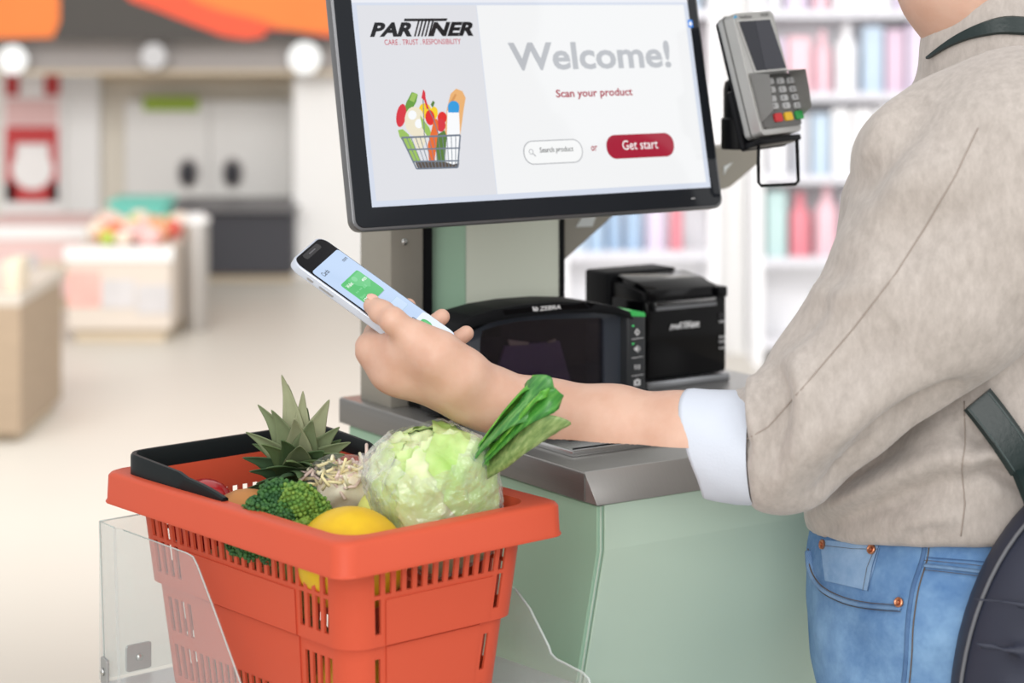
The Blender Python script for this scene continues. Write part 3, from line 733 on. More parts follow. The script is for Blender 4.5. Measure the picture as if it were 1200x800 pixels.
def ring_prism(b, O, I, y0, y1, yin):
    n = len(O); vo0 = [b.verts.new((p[0], y0, p[1])) for p in O]; vi0 = [b.verts.new((p[0], y0 + 0.006, p[1])) for p in I]
    vo1 = [b.verts.new((p[0], y1, p[1])) for p in O]; vi1 = [b.verts.new((p[0], yin, p[1])) for p in I]
    for i in range(n - 1):
        b.faces.new((vo0[i], vo0[i + 1], vi0[i + 1], vi0[i])); b.faces.new((vo0[i], vo1[i], vo1[i + 1], vo0[i + 1])); b.faces.new((vi0[i], vi0[i + 1], vi1[i + 1], vi1[i]))
    b.faces.new((vo0[-1], vo0[0], vi0[0], vi0[-1])); b.faces.new((vi0[-1], vi0[0], vi1[0], vi1[-1])); b.faces.new((vo0[0], vo0[-1], vo1[-1], vo1[0]))
ring_prism(b, outer, inner, SY, SY + 0.05, SY + 0.05); obj('window_frame', b, mat('scanner_frame', (62, 68, 78), 0.22, coat=0.3), scn, 30, KM)
b = bmesh.new(); prism(b, [inner[0]] + [(x, z) for x, z in inner[1:]], SY + 0.040, SY + 0.044, 'xz'); obj('window_back', b, mat('scanner_inside', (34, 29, 38), 0.5), scn, False, KM)
b = bmesh.new(); prism(b, [sp(598, 455), sp(612, 410), sp(676, 404), sp(690, 455)], SY + 0.034, SY + 0.038, 'xz'); obj('inner_mirror', b, mat('mirror_dark', (128, 114, 136), 0.35), scn, False, KM)
b = bmesh.new(); prism(b, [sp(614, 402), sp(638, 405), sp(636, 408), sp(615, 409)], SY + 0.030, SY + 0.033, 'xz'); obj('mirror_edge', b, mat('mirror_edge', (196, 186, 160), 0.4), scn, False, KM)
b = bmesh.new(); prism(b, [sp(660, 404), sp(669, 401), sp(669, 404), sp(661, 406)], SY + 0.030, SY + 0.033, 'xz'); obj('mirror_edge', b, mat('mirror_edge2', (196, 186, 160), 0.4), scn, False, KM)
cc = sp(593, 391); b = bmesh.new(); box(b, cc[0] - 0.011, cc[0] + 0.011, SY + 0.026, SY + 0.038, cc[1] - 0.008, cc[1] + 0.007, 0.001); cmod = obj('camera_module', b, BLACKMATT, scn, False, KM)
cc = sp(576, 392); b = bmesh.new(); box(b, cc[0] - 0.0025, cc[0] + 0.0025, SY + 0.026, SY + 0.030, cc[1] - 0.007, cc[1] + 0.006); obj('circuit_strip', b, mat('circuit_green', (30, 92, 60), 0.5), scn, False, KM)
GLASS = bpy.data.materials.new('tinted_glass'); GLASS.use_nodes = True
_nt = GLASS.node_tree; _nt.nodes.clear(); _o = _nt.nodes.new('ShaderNodeOutputMaterial'); _m = _nt.nodes.new('ShaderNodeMixShader'); _f = _nt.nodes.new('ShaderNodeFresnel'); _f.inputs[0].default_value = 1.5
_t = _nt.nodes.new('ShaderNodeBsdfTransparent'); _t.inputs[0].default_value = (0.72, 0.68, 0.76, 1); _g = _nt.nodes.new('ShaderNodeBsdfGlossy'); _g.inputs['Roughness'].default_value = 0.03
_nt.links.new(_f.outputs[0], _m.inputs[0]); _nt.links.new(_t.outputs[0], _m.inputs[1]); _nt.links.new(_g.outputs[0], _m.inputs[2]); _nt.links.new(_m.outputs[0], _o.inputs[0])
b = bmesh.new(); prism(b, inner, SY + 0.010, SY + 0.012, 'xz'); obj('window_glass', b, GLASS, scn, False, KM)
# hood
hood_o = [sp(x_, y_, SY - .012) for x_, y_ in ((533, 389), (539, 379), (553, 370), (581, 362), (615, 356.5), (655, 353.5), (690, 354), (720, 358.5), (738, 365))]
hood_i = [(x + 0.004, z - 0.009 - 0.004 * math.sin(math.pi * i / 8)) for i, (x, z) in enumerate(hood_o)]
b = bmesh.new(); prism(b, hood_o + hood_i[::-1], SY - 0.014, SY + 0.045, 'xz', 0.0012, 2); obj('hood', b, BLACKMATT, scn, 30, KM)
HF = Frame(kw(0, SY - 0.0146, 0), ER, (0, 0, 1))
flat('logo_plate', pxpoly(HF, [(592, 369), (589, 363.5), (640, 357.4), (686, 356.2), (690, 361.5), (640, 363.5)]), HF, 0.0, BLACKGLOSS, scn)
x0, x1, y0, y1 = trect(HF, (632, 362), (657, 359), (645, 362.8), (645, 357.8)); text('brand_text', 'ZEBRA', HF, x0, x1, y0, y1, 0.0006, WHITEPRINT, scn, 0.03, 0.1)
for k in range(4):
    flat('stripe_icon', pxpoly(HF, [(623.5 + 1.9 * k, 359.2 + 1.2 * (k % 2)), (625 + 1.9 * k, 358.8 + 1.2 * (k % 2)), (625.8 + 1.5 * k, 364), (624.6 + 1.5 * k, 364.6)]), HF, 0.0006, WHITEPRINT, scn)
flat('arrow_mark', pxpoly(HF, [(676, 356), (683, 353.3), (685, 356.8)]), HF, 0.0006, BLACKGLOSS, scn); flat('arrow_mark', pxpoly(HF, [(687, 353.2), (697, 356), (692, 361)]), HF, 0.0006, BLACKGLOSS, scn)
# button panel
PYF = SY - 0.012
xb0, xb1 = kp(735.5, 400, PYF)[0], kp(757, 400, PYF)[0]
zp1 = kp(745, 367, PYF)[1]
b = bmesh.new(); box(b, xb0, xb1, PYF, SY + 0.09, zb, zp1, 0.003, 3); obj('button_panel', b, mat('panel_charcoal', (50, 53, 56), 0.5), scn, 30, KM)
b = bmesh.new(); prism(b, [(xb0 + 0.001, kp(737, 370, PYF)[1]), (xb0 + 0.001, kp(737, 364, PYF)[1]), (xb0 + 0.006, kp(741, 363, PYF)[1]), (xb1 - 0.002, kp(754, 366, PYF)[1]), (xb1 - 0.001, kp(755, 371, PYF)[1])], PYF - 0.001, PYF + 0.03, 'xz', 0.0005, 1); obj('status_light', b, glow('led_green', (60, 170, 84), 0.9), scn, False, KM)
BFp = Frame(kw(0, PYF - 0.0004, 0), ER, (0, 0, 1))
for py in (396, 418, 439):
    flat('divider', pxpoly(BFp, [(740, py + 1.2), (754, py - 0.8), (754, py - 0.2), (740, py + 1.9)]), BFp, 0.0003, WHITEPRINT, scn)
def bpoly(pts, m=WHITEPRINT, name='icon'): flat(name, pxpoly(BFp, pts), BFp, 0.0004, m, scn)
bpoly([(746.5, 384.5), (750, 389), (746.5, 393.5), (743, 389)]); flat('icon_hole', pxpoly(BFp, [(746.5, 387), (748, 389), (746.5, 391), (745, 389)]), BFp, 0.0006, BLACKMATT, scn)
bpoly([(743, 407), (745, 406.6), (747.5, 404), (747.5, 413), (745, 410.6), (743, 410.2)]); bpoly([(748.6, 406), (749.4, 405.6), (750.3, 408.2), (749.4, 411), (748.6, 410.8), (749.4, 408.3)])
for dx in (-1, 1):
    bpoly([(746.5 + dx * 1.6, 427), (746.5 + dx * 2.6, 426.6), (746.5 + dx * 3.6, 429.5), (746.5 + dx * 2.6, 433), (746.5 + dx * 1.6, 432.6), (746.5 + dx * 2.5, 429.8)])
bpoly([(746, 427.8), (747.2, 427.6), (747.2, 432), (746, 432.2)])
bpoly([(742.5, 445.5), (744.5, 445.2), (745.3, 443.8), (748, 443.5), (748.8, 444.8), (750.3, 444.6), (750.3, 451.2), (742.5, 452)]); flat('icon_hole', pxpoly(BFp, [(746.5, 446), (748, 448), (746.5, 450), (745, 448)]), BFp, 0.0006, BLACKMATT, scn)
for py in (381, 402): bpoly([(740.5, py), (743, py - .4), (743, py + 1.2), (740.5, py + 1.6)], glow('led_small_%d' % py, (80, 214, 120), 1.0), 'small_light')
# foot, plate
b = bmesh.new(); box(b, 0.036, 0.272, 0.275, 0.462, ZT, ZT + 0.018, 0.003); obj('foot', b, BLACK, scn, 30, KM)
b = bmesh.new(); box(b, 0.030, 0.272, 0.085, 0.276, ZT, ZT + 0.007, 0.0015); obj('scale_plate', b, mat('plate_steel', (196, 197, 198), 0.25, 0.95, var=0.05, vscale=50, stretch=(20, 1, 1)), scn, 30, KM)
b = bmesh.new(); box(b, 0.055, 0.248, 0.125, 0.262, ZT + 0.0062, ZT + 0.0078); obj('plate_glass', b, BLACKGLOSS, scn, False, KM)
b = bmesh.new(); box(b, 0.033, 0.269, 0.088, 0.0895, ZT + 0.0070, ZT + 0.0082); obj('plate_lip', b, BLACK, scn, False, KM)

# ------------------------------------------------------------ receipt printer
prn = thing('receipt_printer', 'glossy black cube receipt printer standing behind the scanner', 'printer', tuple(kw(0.39, 0.41, ZT)), KA)
qx0 = kp(757, 440, 0.357)[0]; qx1 = kp(852, 425, 0.357)[0]; qz1 = kp(760, 352, 0.357)[1]
b = bmesh.new(); box(b, qx0 - 0.002, qx1 + 0.001, 0.352, 0.480, ZT, ZT + 0.009, 0.002); obj('base_plate', b, mat('printer_base', (150, 152, 156), 0.3, 0.8), prn, 30, KM)
b = bmesh.new(); box(b, qx0, qx1, 0.357, 0.472, ZT + 0.010, qz1, 0.005, 3); obj('body', b, BLACKGLOSS, prn, 30, KM)
prof = [(0.358, qz1 - 0.004), (0.360, qz1 + 0.010), (0.385, qz1 + 0.019), (0.425, qz1 + 0.024), (0.425, qz1 - 0.004)]
b = bmesh.new(); prism(b, prof, qx0 + 0.006, qx1 - 0.014, 'yz', 0.003, 2); lid = obj('lid', b, BLACKGLOSS, prn, 25, KM)
b = bmesh.new(); prism(b, [(0.362, qz1 - 0.004), (0.366, qz1 + 0.008), (0.40, qz1 + 0.014), (0.43, qz1 + 0.016), (0.43, qz1 - 0.004)], qx0 + 0.001, qx1 - 0.001, 'yz', 0.002, 2); obj('shoulder', b, BLACK, prn, 25, KM)
b = bmesh.new(); box(b, qx0 - 0.004, qx1 - 0.022, 0.428, 0.478, ZT + 0.010, qz1 + 0.026, 0.004, 3); obj('rear_cover', b, BLACKMATT, prn, 30, KM)
b = bmesh.new(); box(b, qx1 - 0.016, qx1 - 0.001, 0.354, 0.37, qz1 - 0.004, qz1 + 0.009, 0.002); obj('latch', b, BLACK, prn, 30, KM)
QF = Frame(kw(0, 0.3565, 0), ER, (0, 0, 1))
def qbox(px0, py0, px1, py1, out, m, name, rr=0.0015):
    a = QF.at(px0, py0); c = QF.at(px1, py1); bb = bmesh.new(); prism(bb, rrect(min(a[0], c[0]), max(a[0], c[0]), min(a[1], c[1]), max(a[1], c[1]), rr), -0.001, out, 'xy', 0.0006, 1)
    return obj(name, bb, m, prn, 30, QF.M)
qbox(763, 365, 840, 346, 0.003, BLACK, 'slot_frame', 0.003)
qbox(766, 356, 836, 349, 0.005, mat('slot_bar', (226, 227, 229), 0.4, 0.15), 'cutter_bar')
qbox(766, 359.5, 837, 357, 0.005, mat('slot_bar_low', (116, 118, 122), 0.35, 0.4), 'tear_edge', 0.0005)
logo(QF, prn, (784, 386), (819, 380), (801, 384.5), (801, 377), WHITEPRINT, 0.0012)
for py, s in ((370, 'FEED'), (388, 'ERROR'), (393.5, 'POWER'), (401, 'ON')):
    if py in (370, 401): qbox(842, py + 3, 849.5, py - 4, 0.0006, mat('key_black', (26, 27, 32), 0.3), 'button', 0.001)
    x0, x1, y0, y1 = trect(QF, (842, py + 6), (850, py + 6), (846, py + 7.6), (846, py + 5)); text('button_text', s, QF, x0, x1, y0, y1, 0.0012, WHITEPRINT, prn, 0.02)

# ------------------------------------------------------------ card terminal
A3 = np.array([255 / FPX * 2.52, 2.52, CAMH - 17 / FPX * 2.52])
dT = 2.46
def q3(px, py, d): return P(px, py, d)
TF = Frame(q3(893, 159, dT - 0.022), q3(942, 153, dT + 0.022) - q3(893, 159, dT - 0.022), q3(853.5, 16, dT) - q3(893, 159, dT - 0.022))
tw = TF.at(940, 152)[0]; th = TF.at(853, 16)[1]
TGREY = mat('terminal_silver', (172, 172, 170), 0.32, 0.5, var=0.03, vscale=300); TDARK = mat('terminal_grey', (104, 104, 103), 0.45, 0.15)
base = TF.w(tw / 2, 0, -0.02)
trm = thing('card_terminal', 'silver card payment terminal with keypad on a black cradle', 'card terminal', tuple(base), 0)
b = bmesh.new(); prism(b, rrect(0, tw, 0, th, 0.006), -0.026, 0.0, 'xy', 0.004, 3); obj('casing', b, TGREY, trm, 30, TF.M)
b = bmesh.new(); prism(b, rrect(0.0, tw, 0.004, th - 0.002, 0.006), -0.030, -0.024, 'xy', 0.002, 2); obj('back_shell', b, BLACK, trm, 30, TF.M)
b = bmesh.new(); prism(b, rrect(-0.0008, tw + 0.0008, -0.0008, th + 0.0008, 0.006), -0.017, -0.0155, 'xy'); obj('seam_line', b, TDARK, trm, 30, TF.M)
def tq(*pts): return [TF.at(*p) for p in pts]
flat('screen_frame', tq((884, 85.5), (922.5, 82), (903, 21), (862.5, 24)), TF, 0.0006, mat('frame_light', (190, 190, 188), 0.35, 0.4), trm)
sg = flat('display', tq((885.8, 83), (920.6, 79.8), (901.5, 23), (865, 25.6)), TF, 0.0012, mat('display_dark', (34, 37, 48), 0.12, coat=0.3), trm)
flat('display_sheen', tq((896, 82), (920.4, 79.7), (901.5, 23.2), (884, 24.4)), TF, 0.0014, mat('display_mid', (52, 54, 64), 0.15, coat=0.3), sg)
flat('blue_mark', tq((858, 22), (863.5, 20.5), (861, 18)), TF, 0.0012, glow('mark_blue', (70, 170, 220), 0.8), trm)
x0, x1, y0, y1 = trect(TF, (866, 20), (880, 19), (873, 21.5), (873, 18)); text('brand_text', 'Verifone', TF, x0, x1, y0, y1, 0.001, mat('ink', (60, 60, 62), 0.5), trm, 0.01)
x0, x1, y0, y1 = trect(TF, (891, 18), (900, 17), (896, 19), (896, 15.5)); text('model_text', 'VX 820', TF, x0, x1, y0, y1, 0.001, mat('ink2', (60, 60, 62), 0.5), trm, 0.01)
# keypad shield
def tp3(px, py, lift):
    fr = Frame(TF.w(0, 0, lift), TF.u, TF.v); a, c = fr.at(px, py); return (a, c, lift)
kx0, kx1 = TF.at(898, 146)[0] - 0.006, tw - 0.002
ky0, ky1 = TF.at(915, 145)[1], TF.at(903, 88)[1]
b = bmesh.new(); prism(b, rrect(kx0, kx1, ky0 - 0.004, ky1, 0.003), 0.0, 0.004, 'xy', 0.001, 2); obj('keypad_base', b, TDARK, trm, 30, TF.M)
hh = 0.027
def wall(name, pts, th_):
    bb = bmesh.new(); v = [bb.verts.new(p) for p in pts]; bb.faces.new(v); r = bmesh.ops.solidify(bb, geom=bb.faces[:], thickness=th_); return obj(name, bb, TGREY, trm, 30, TF.M)
wall('shield_side', [(kx0 - 0.002, ky0 + 0.004, 0.002), (kx0 - 0.001, ky0 + 0.012, hh * 0.8), (kx0 + 0.001, ky1 - 0.004, hh), (kx0 - 0.002, ky1 + 0.004, 0.002)], 0.002)
wall('shield_side', [(kx1 + 0.002, ky0 + 0.004, 0.002), (kx1 + 0.003, ky0 + 0.012, hh * 0.8), (kx1 + 0.002, ky1 - 0.002, hh), (kx1 + 0.001, ky1 + 0.004, 0.002)], 0.002)
wall('shield_top', [(kx0 - 0.002, ky1 + 0.004, 0.002), (kx0 + 0.001, ky1 - 0.003, hh), (kx1 + 0.001, ky1 - 0.002, hh), (kx1 + 0.001, ky1 + 0.004, 0.002)], 0.002)
KEYS = mat('key_grey', (186, 188, 190), 0.4); KR = mat('key_red', (206, 44, 50), 0.4); KY_ = mat('key_yellow', (232, 186, 36), 0.4); KG = mat('key_green', (36, 150, 70), 0.4); KINK = mat('key_ink', (50, 52, 56), 0.5)
lab = [['1', '2', '3'], ['4', '5', '6'], ['7', '8', '9'], ['*', '0', '#']]
c2 = [(910.5, 96), (913, 106), (915, 116), (917.5, 125)]; c3 = [(922.5, 95.5), (925.5, 105.5), (928.5, 115), (931, 124.5)]
for r_ in range(4):
    a2 = TF.at(*c2[r_]); a3 = TF.at(*c3[r_]); a1 = (2 * a2[0] - a3[0], 2 * a2[1] - a3[1])
    for ci, a in enumerate((a1, a2, a3)):
        if a[0] - 0.005 < kx0: continue
        b = bmesh.new(); prism(b, rrect(a[0] - 0.0056, a[0] + 0.0056, a[1] - 0.0036, a[1] + 0.0036, 0.0022, 4), 0.003, 0.0065, 'xy', 0.0006, 1); kk = obj('key', b, KEYS, trm, 30, TF.M)
        text('key_text', lab[r_][ci], TF, a[0] - 0.0035, a[0] - 0.0012, a[1] - 0.002, a[1] + 0.002, 0.0067, KINK, kk)
for (px, py, m, lb) in ((908, 139, KR, 'red key'), (920, 137.5, KY_, 'yellow key'), (932.5, 136, KG, 'green key')):
    a = TF.at(px, py); b = bmesh.new(); prism(b, rrect(a[0] - 0.0060, a[0] + 0.0060, a[1] - 0.0048, a[1] + 0.0048, 0.0018, 4), 0.003, 0.0068, 'xy', 0.0008, 1); obj('key', b, m, trm, 30, TF.M, label=lb)
# cradle: black mast, plate and wire loop
mx, mz0 = P(864, 0, 2.52)[0], P(0, 174, 2.52)[2]
b = bmesh.new(); lathe(b, [(0.0185, 0), (0.019, 0.004), (0.019, 0.034), (0.0162, 0.036), (0.0162, 0.068), (0.0145, 0.076), (0.006, 0.081)], 28, Matrix.Translation((mx, 2.515, mz0))); obj('mast', b, BLACK, trm, 35)
b = bmesh.new(); lathe(b, [(0.004, 0), (0.004, 0.002)], 14, Matrix.Translation(P(857, 104, 2.498)) @ Matrix.Rotation(math.pi / 2, 4, 'X')); obj('mast_screw', b, BLACKGLOSS, trm, 35)
b = bmesh.new(); prism(b, rrect(-0.001, tw + 0.002, -0.010, th * 0.42, 0.004), -0.036, -0.029, 'xy', 0.001, 2); obj('cradle_plate', b, BLACK, trm, 30, TF.M)
b = bmesh.new(); tube(b, [TF.w(tw * 0.5, th * 0.28, -0.034), (mx, 2.515, mz0 + 0.05)], 0.011, 14); obj('tilt_joint', b, BLACK, trm, 35)
b = bmesh.new(); box(b, 0.0, tw + 0.001, -0.009, -0.002, -0.030, -0.004, 0.002); obj('cradle_lip', b, BLACK, trm, 30, TF.M)
wd = dT - 0.01
loop = [P(889, 165, wd), P(888.5, 190, wd), P(889, 214, wd), P(892, 217.5, wd), P(932, 215.5, wd + 0.03), P(935.5, 212, wd + 0.03), P(935, 190, wd + 0.03), P(934, 163, wd + 0.03)]
b = bmesh.new(); tube(b, loop, 0.0019, 10); obj('wire_loop', b, BLACK, trm, True)

# ------------------------------------------------------------ shopping basket
BA = math.radians(40.5)
BD0 = 1.84
B0 = P(400, 641, BD0)                                   # outer near corner of the rim, top edge
EA = np.array([-math.sin(BA), math.cos(BA), 0]); EB = np.array([math.cos(BA), math.sin(BA), 0])
BL, BW, BH = 0.390, 0.250, 0.204
# basket frame: x = along the long side, y = across, z up from the basket's foot.  x cross y points down, so use (y, x)
BM = Matrix(((EB[0], EA[0], 0, B0[0]), (EB[1], EA[1], 0, B0[1]), (0, 0, 1, B0[2] - BH), (0, 0, 0, 1)))   # local (b, a, z)
def bw(a, bb, z): return B0 + EA * a + EB * bb + np.array([0, 0, z - BH])
bcentre = bw(BL / 2, BW / 2, 0)
bask = thing('shopping_basket', 'orange plastic shopping basket filled with produce beside the kiosk', 'basket', tuple(bcentre), BA)
ORANGE = mat('basket_orange', (206, 86, 60), 0.42, var=0.03, vscale=10, bump=0.02, bscale=400, sss=0.0, spec=0.25)
DARKPLASTIC = mat('handle_plastic', (22, 28, 30), 0.4, spec=0.2)
def ring_pts(inset, r, fr_long, fr_short, nc=7):
    """rounded rectangle; fractions along the straight runs; order: b=0 side, a=L side, b=W side, a=0 side"""
    x0, x1, y0, y1 = inset, BW - inset, inset, BL - inset
    out = []; tags = []
    def run(p, q, frs, s):
        for k, f in enumerate(frs): out.append((p[0] + (q[0] - p[0]) * f, p[1] + (q[1] - p[1]) * f)); tags.append((s, k))
    def arc(cx, cy, a0, a1):
        for k in range(1, nc):
            a = math.radians(a0 + (a1 - a0) * k / nc); out.append((cx + r * math.cos(a), cy + r * math.sin(a))); tags.append((-1, 0))
    run((x0, y0 + r), (x0, y1 - r), fr_long, 0); arc(x0 + r, y1 - r, 180, 90)
    run((x0 + r, y1), (x1 - r, y1), fr_short, 1); arc(x1 - r, y1 - r, 90, 0)
    run((x1, y1 - r), (x1, y0 + r), fr_long, 2); arc(x1 - r, y0 + r, 0, -90)
    run((x1 - r, y0), (x0 + r, y0), fr_short, 3); arc(x0 + r, y0 + r, 270, 180)
    return out, tags
NL, NS = 24, 13
def fracs(N):
    f = [0.0]
    for i in range(N): f += [(i + 0.21) / N, (i + 0.79) / N]
    return f + [1.0]
fl, fs = fracs(NL), fracs(NS)
levels = [0.0, 0.029, 0.0555, 0.059, 0.090, 0.1010, 0.1025, 0.1135, 0.146, 0.158, 0.189, 0.198, 0.204]
def inset_at(t):
    return 0.019 + 0.020 * t / 0.2 + (0.005 if t > 0.102 else 0.0) + (0.006 if t >= 0.2 else 0)
def is_hole(side, k, li):
    N = NL if side in (0, 2) else NS
    if side < 0 or k % 2 == 0: return False
    i = (k - 1) // 2; end = i < 4 or i >= N - 4; t = levels[li]
    if i == 0 or i == N - 1: edge = True
    if side in (0, 2):
        if li == 1: return True
        if li in (3, 7): return end
        if li == 9: return True
    else:
        one = i == 0 or i == N - 1
        if li == 1: return True
        if li in (3, 7): return one
        if li == 9: return True
    return False
b = bmesh.new(); rings = []; tags = None
for t_ in levels:
    pts, tags = ring_pts(inset_at(t_), 0.026 - (0.002 if t_ > .102 else 0), fl, fs)
    rings.append([b.verts.new((p[0], p[1], BH - t_)) for p in pts])
n = len(tags)
for li in range(len(levels) - 1):
    for j in range(n):
        s, k = tags[j]; s2, k2 = tags[(j + 1) % n]
        if s >= 0 and s == s2 and is_hole(s, k, li): continue
        b.faces.new((rings[li][j], rings[li][(j + 1) % n], rings[li + 1][(j + 1) % n], rings[li + 1][j]))
b.faces.new(rings[-1])
bmesh.ops.recalc_face_normals(b, faces=b.faces[:])
bmesh.ops.solidify(b, geom=b.faces[:], thickness=0.0026)
obj('basket_wall', b, ORANGE, bask, 40, BM)
# label panels standing proud on the long and short sides
def panel(side, f0, f1, t0, t1, out):
    bb = bmesh.new(); q = []
    for o_ in (out, 0.0):
        for t_, f in ((t0, f0), (t0, f1), (t1, f1), (t1, f0)):
            i = inset_at(t_) - o_; r = 0.026
            if side == 0: p = (i, i + r + (BL - 2 * i - 2 * r) * f)
            elif side == 2: p = (BW - i, i + r + (BL - 2 * i - 2 * r) * f)
            elif side == 3: p = (i + r + (BW - 2 * i - 2 * r) * f, i)
            else: p = (i + r + (BW - 2 * i - 2 * r) * f, BL - i)
            q.append(bb.verts.new((p[0], p[1], BH - t_)))
    bb.faces.new(q[:4]); bb.faces.new(q[4:])
    for i in range(4): bb.faces.new((q[i], q[(i + 1) % 4], q[4 + (i + 1) % 4], q[4 + i]))
    return obj('label_panel', bb, ORANGE, bask, False, BM)
panel(0, 0.18, 0.82, 0.0600, 0.1005, 0.0012); panel(2, 0.18, 0.82, 0.0600, 0.1005, 0.0012)
panel(3, 0.10, 0.90, 0.0600, 0.1005, 0.0012); panel(1, 0.10, 0.90, 0.0600, 0.1005, 0.0012)
panel(0, 0.18, 0.82, 0.1035, 0.1560, 0.0012); panel(3, 0.10, 0.90, 0.1035, 0.1560, 0.0012)
# rim: an outward flange with a hanging lip, rounded corners
prof = [(0.0205, 0.0), (0.0050, 0.0015), (0.0015, 0.0), (-0.0002, -0.0025), (-0.0010, -0.0250), (-0.0022, -0.0275), (-0.0018, -0.0285), (0.0020, -0.0285), (0.0030, -0.0040), (0.0175, -0.0035), (0.0185, -0.0270), (0.0212, -0.0270)]
fl2, fs2 = [0, .25, .5, .75, 1], [0, .33, .66, 1]
b = bmesh.new(); rr = []
for ins, z in prof:
    pts, _ = ring_pts(ins, 0.017 if ins < 0.01 else 0.022, fl2, fs2, 9)
    rr.append([b.verts.new((p[0], p[1], BH + z)) for p in pts])
n = len(rr[0])
for A, B_ in zip(rr, rr[1:] + rr[:1]):
    for j in range(n): b.faces.new((A[j], A[(j + 1) % n], B_[(j + 1) % n], B_[j]))
obj('rim', b, ORANGE, bask, 50, BM)
# folded carrying handle lying over the far half of the rim
def hp(a, bb, z): return Vector((bb, a, BH + z))
hpath = [hp(0.205, 0.019, -0.004), hp(0.24, 0.018, 0.002), hp(0.29, 0.016, 0.006), hp(0.345, 0.015, 0.009), hp(0.362, 0.019, 0.009), hp(0.371, 0.032, 0.009), hp(0.372, 0.08, 0.009), hp(0.372, 0.125, 0.009), hp(0.372, 0.17, 0.009), hp(0.371, 0.218, 0.009), hp(0.362, 0.231, 0.009), hp(0.345, 0.235, 0.009), hp(0.29, 0.234, 0.006), hp(0.24, 0.232, 0.002), hp(0.205, 0.231, -0.004)]
pth = smooth_path(hpath, 4)
b = bmesh.new(); rgs = []
for i, p in enumerate(pth):
    tdir = (pth[min(i + 1, len(pth) - 1)] - pth[max(i - 1, 0)]).normalized(); sdir = tdir.cross(Vector((0, 0, 1))).normalized(); u = sdir.cross(tdir).normalized()
    hwid = 0.0035; hz = 0.0105 if 6 < i < len(pth) - 7 else 0.008
    rgs.append([b.verts.new(p + sdir * sx + u * sz) for sx, sz in ((-hwid, -hz), (hwid, -hz), (hwid, hz * .8), (hwid * .5, hz), (-hwid * .5, hz), (-hwid, hz * .8))])
for A, B_ in zip(rgs, rgs[1:]):
    for k in range(6): b.faces.new((A[k], A[(k + 1) % 6], B_[(k + 1) % 6], B_[k]))
b.faces.new(rgs[0][::-1]); b.faces.new(rgs[-1])
obj('handle', b, DARKPLASTIC, bask, 40, BM)

# ------------------------------------------------------------ acrylic bagging shelf under the basket
shelf_z = B0[2] - BH
sh = thing('bagging_shelf', 'metal bagging shelf with clear acrylic side panes under the orange basket', 'shelf', tuple(bw(0.2, 0.14, 0)[:2]) + (shelf_z - 0.03,), BA)
ACR = bpy.data.materials.new('clear_acrylic'); ACR.use_nodes = True
nt = ACR.node_tree; nt.nodes.clear(); o_ = nt.nodes.new('ShaderNodeOutputMaterial'); m1 = nt.nodes.new('ShaderNodeMixShader'); tr = nt.nodes.new('ShaderNodeBsdfTransparent'); tr.inputs[0].default_value = (0.96, 0.98, 0.98, 1)
m2 = nt.nodes.new('ShaderNodeMixShader'); m2.inputs[0].default_value = 0.30; gl = nt.nodes.new('ShaderNodeBsdfGlossy'); gl.inputs['Roughness'].default_value = 0.05; df = nt.nodes.new('ShaderNodeBsdfDiffuse'); df.inputs[0].default_value = (0.9, 0.92, 0.92, 1)
m1.inputs[0].default_value = 0.17
nt.links.new(gl.outputs[0], m2.inputs[2]); nt.links.new(df.outputs[0], m2.inputs[1]); nt.links.new(tr.outputs[0], m1.inputs[1]); nt.links.new(m2.outputs[0], m1.inputs[2]); nt.links.new(m1.outputs[0], o_.inputs[0])
ACREDGE = mat('acrylic_edge', (214, 226, 222), 0.2, alpha=0.6)
SHMETAL = mat('shelf_metal', (214, 216, 218), 0.35, 0.5, var=0.03, vscale=40)
b = bmesh.new(); box(b, -0.008, BW + 0.045, -0.03, BL + 0.006, -0.010, -0.001, 0.002); obj('shelf_plate', b, SHMETAL, sh, False, BM)
b = bmesh.new(); box(b, BW - 0.05, BW + 0.12, 0.05, BL - 0.06, -0.030, -0.010, 0.002); obj('shelf_support', b, SHMETAL, sh, False, BM)
def vpane(name, pts, fr, th_=0.003):
    """upright pane cut to a picture outline lying in frame fr"""
    q = pxpoly(fr, pts); bb = bmesh.new(); prism(bb, q, -th_ / 2, th_ / 2, 'xy'); o = obj(name, bb, ACR, sh, False, fr.M)
    return q
near_fr = Frame(bw(0, -0.006, 0), EA, (0, 0, 1))          # pane along the near long side
q = vpane('acrylic_pane', [(134, 618), (145, 621), (218, 647.5), (226, 652), (231, 662), (250, 712), (281, 798), (290, 825), (140, 812)], near_fr)
def edge(fr, pts, r=0.0011, nm='pane_edge'):
    bb = bmesh.new(); tube(bb, [(a, c, 0) for a, c in pxpoly(fr, pts)], r, 6); obj(nm, bb, ACREDGE, sh, True, fr.M)
edge(near_fr, [(145, 621), (218, 647.5), (226, 652), (231, 662), (250, 712), (281, 798), (290, 825)], 0.0007)
a_end = near_fr.at(134, 618)[0]
p_c = near_fr.w(a_end, 0, 0)
end_fr = Frame(p_c, EA * 0.95 + EB * 0.22, (0, 0, 1))
far_c = end_fr.at(117, 610)
vpane('acrylic_pane', [(134, 618), (117, 610.5), (123, 797), (140, 812)], end_fr)
edge(end_fr, [(134, 618), (117, 610.5), (123, 797)], 0.0008)
p_f = end_fr.w(far_c[0], 0, 0)
back_fr = Frame(p_f, EB, (0, 0, 1))
bx1 = BW + 0.01
tops = back_fr.at(142, 598)
qq = [(0, back_fr.at(117, 610.5)[1]), (0.025, back_fr.at(117, 610.5)[1] + 0.0005), (bx1, back_fr.at(117, 610.5)[1] + 0.0005), (bx1, 0.0), (0, 0.0)]
bb = bmesh.new(); prism(bb, qq, -0.0015, 0.0015, 'xy'); obj('acrylic_pane', bb, ACR, sh, False, back_fr.M)
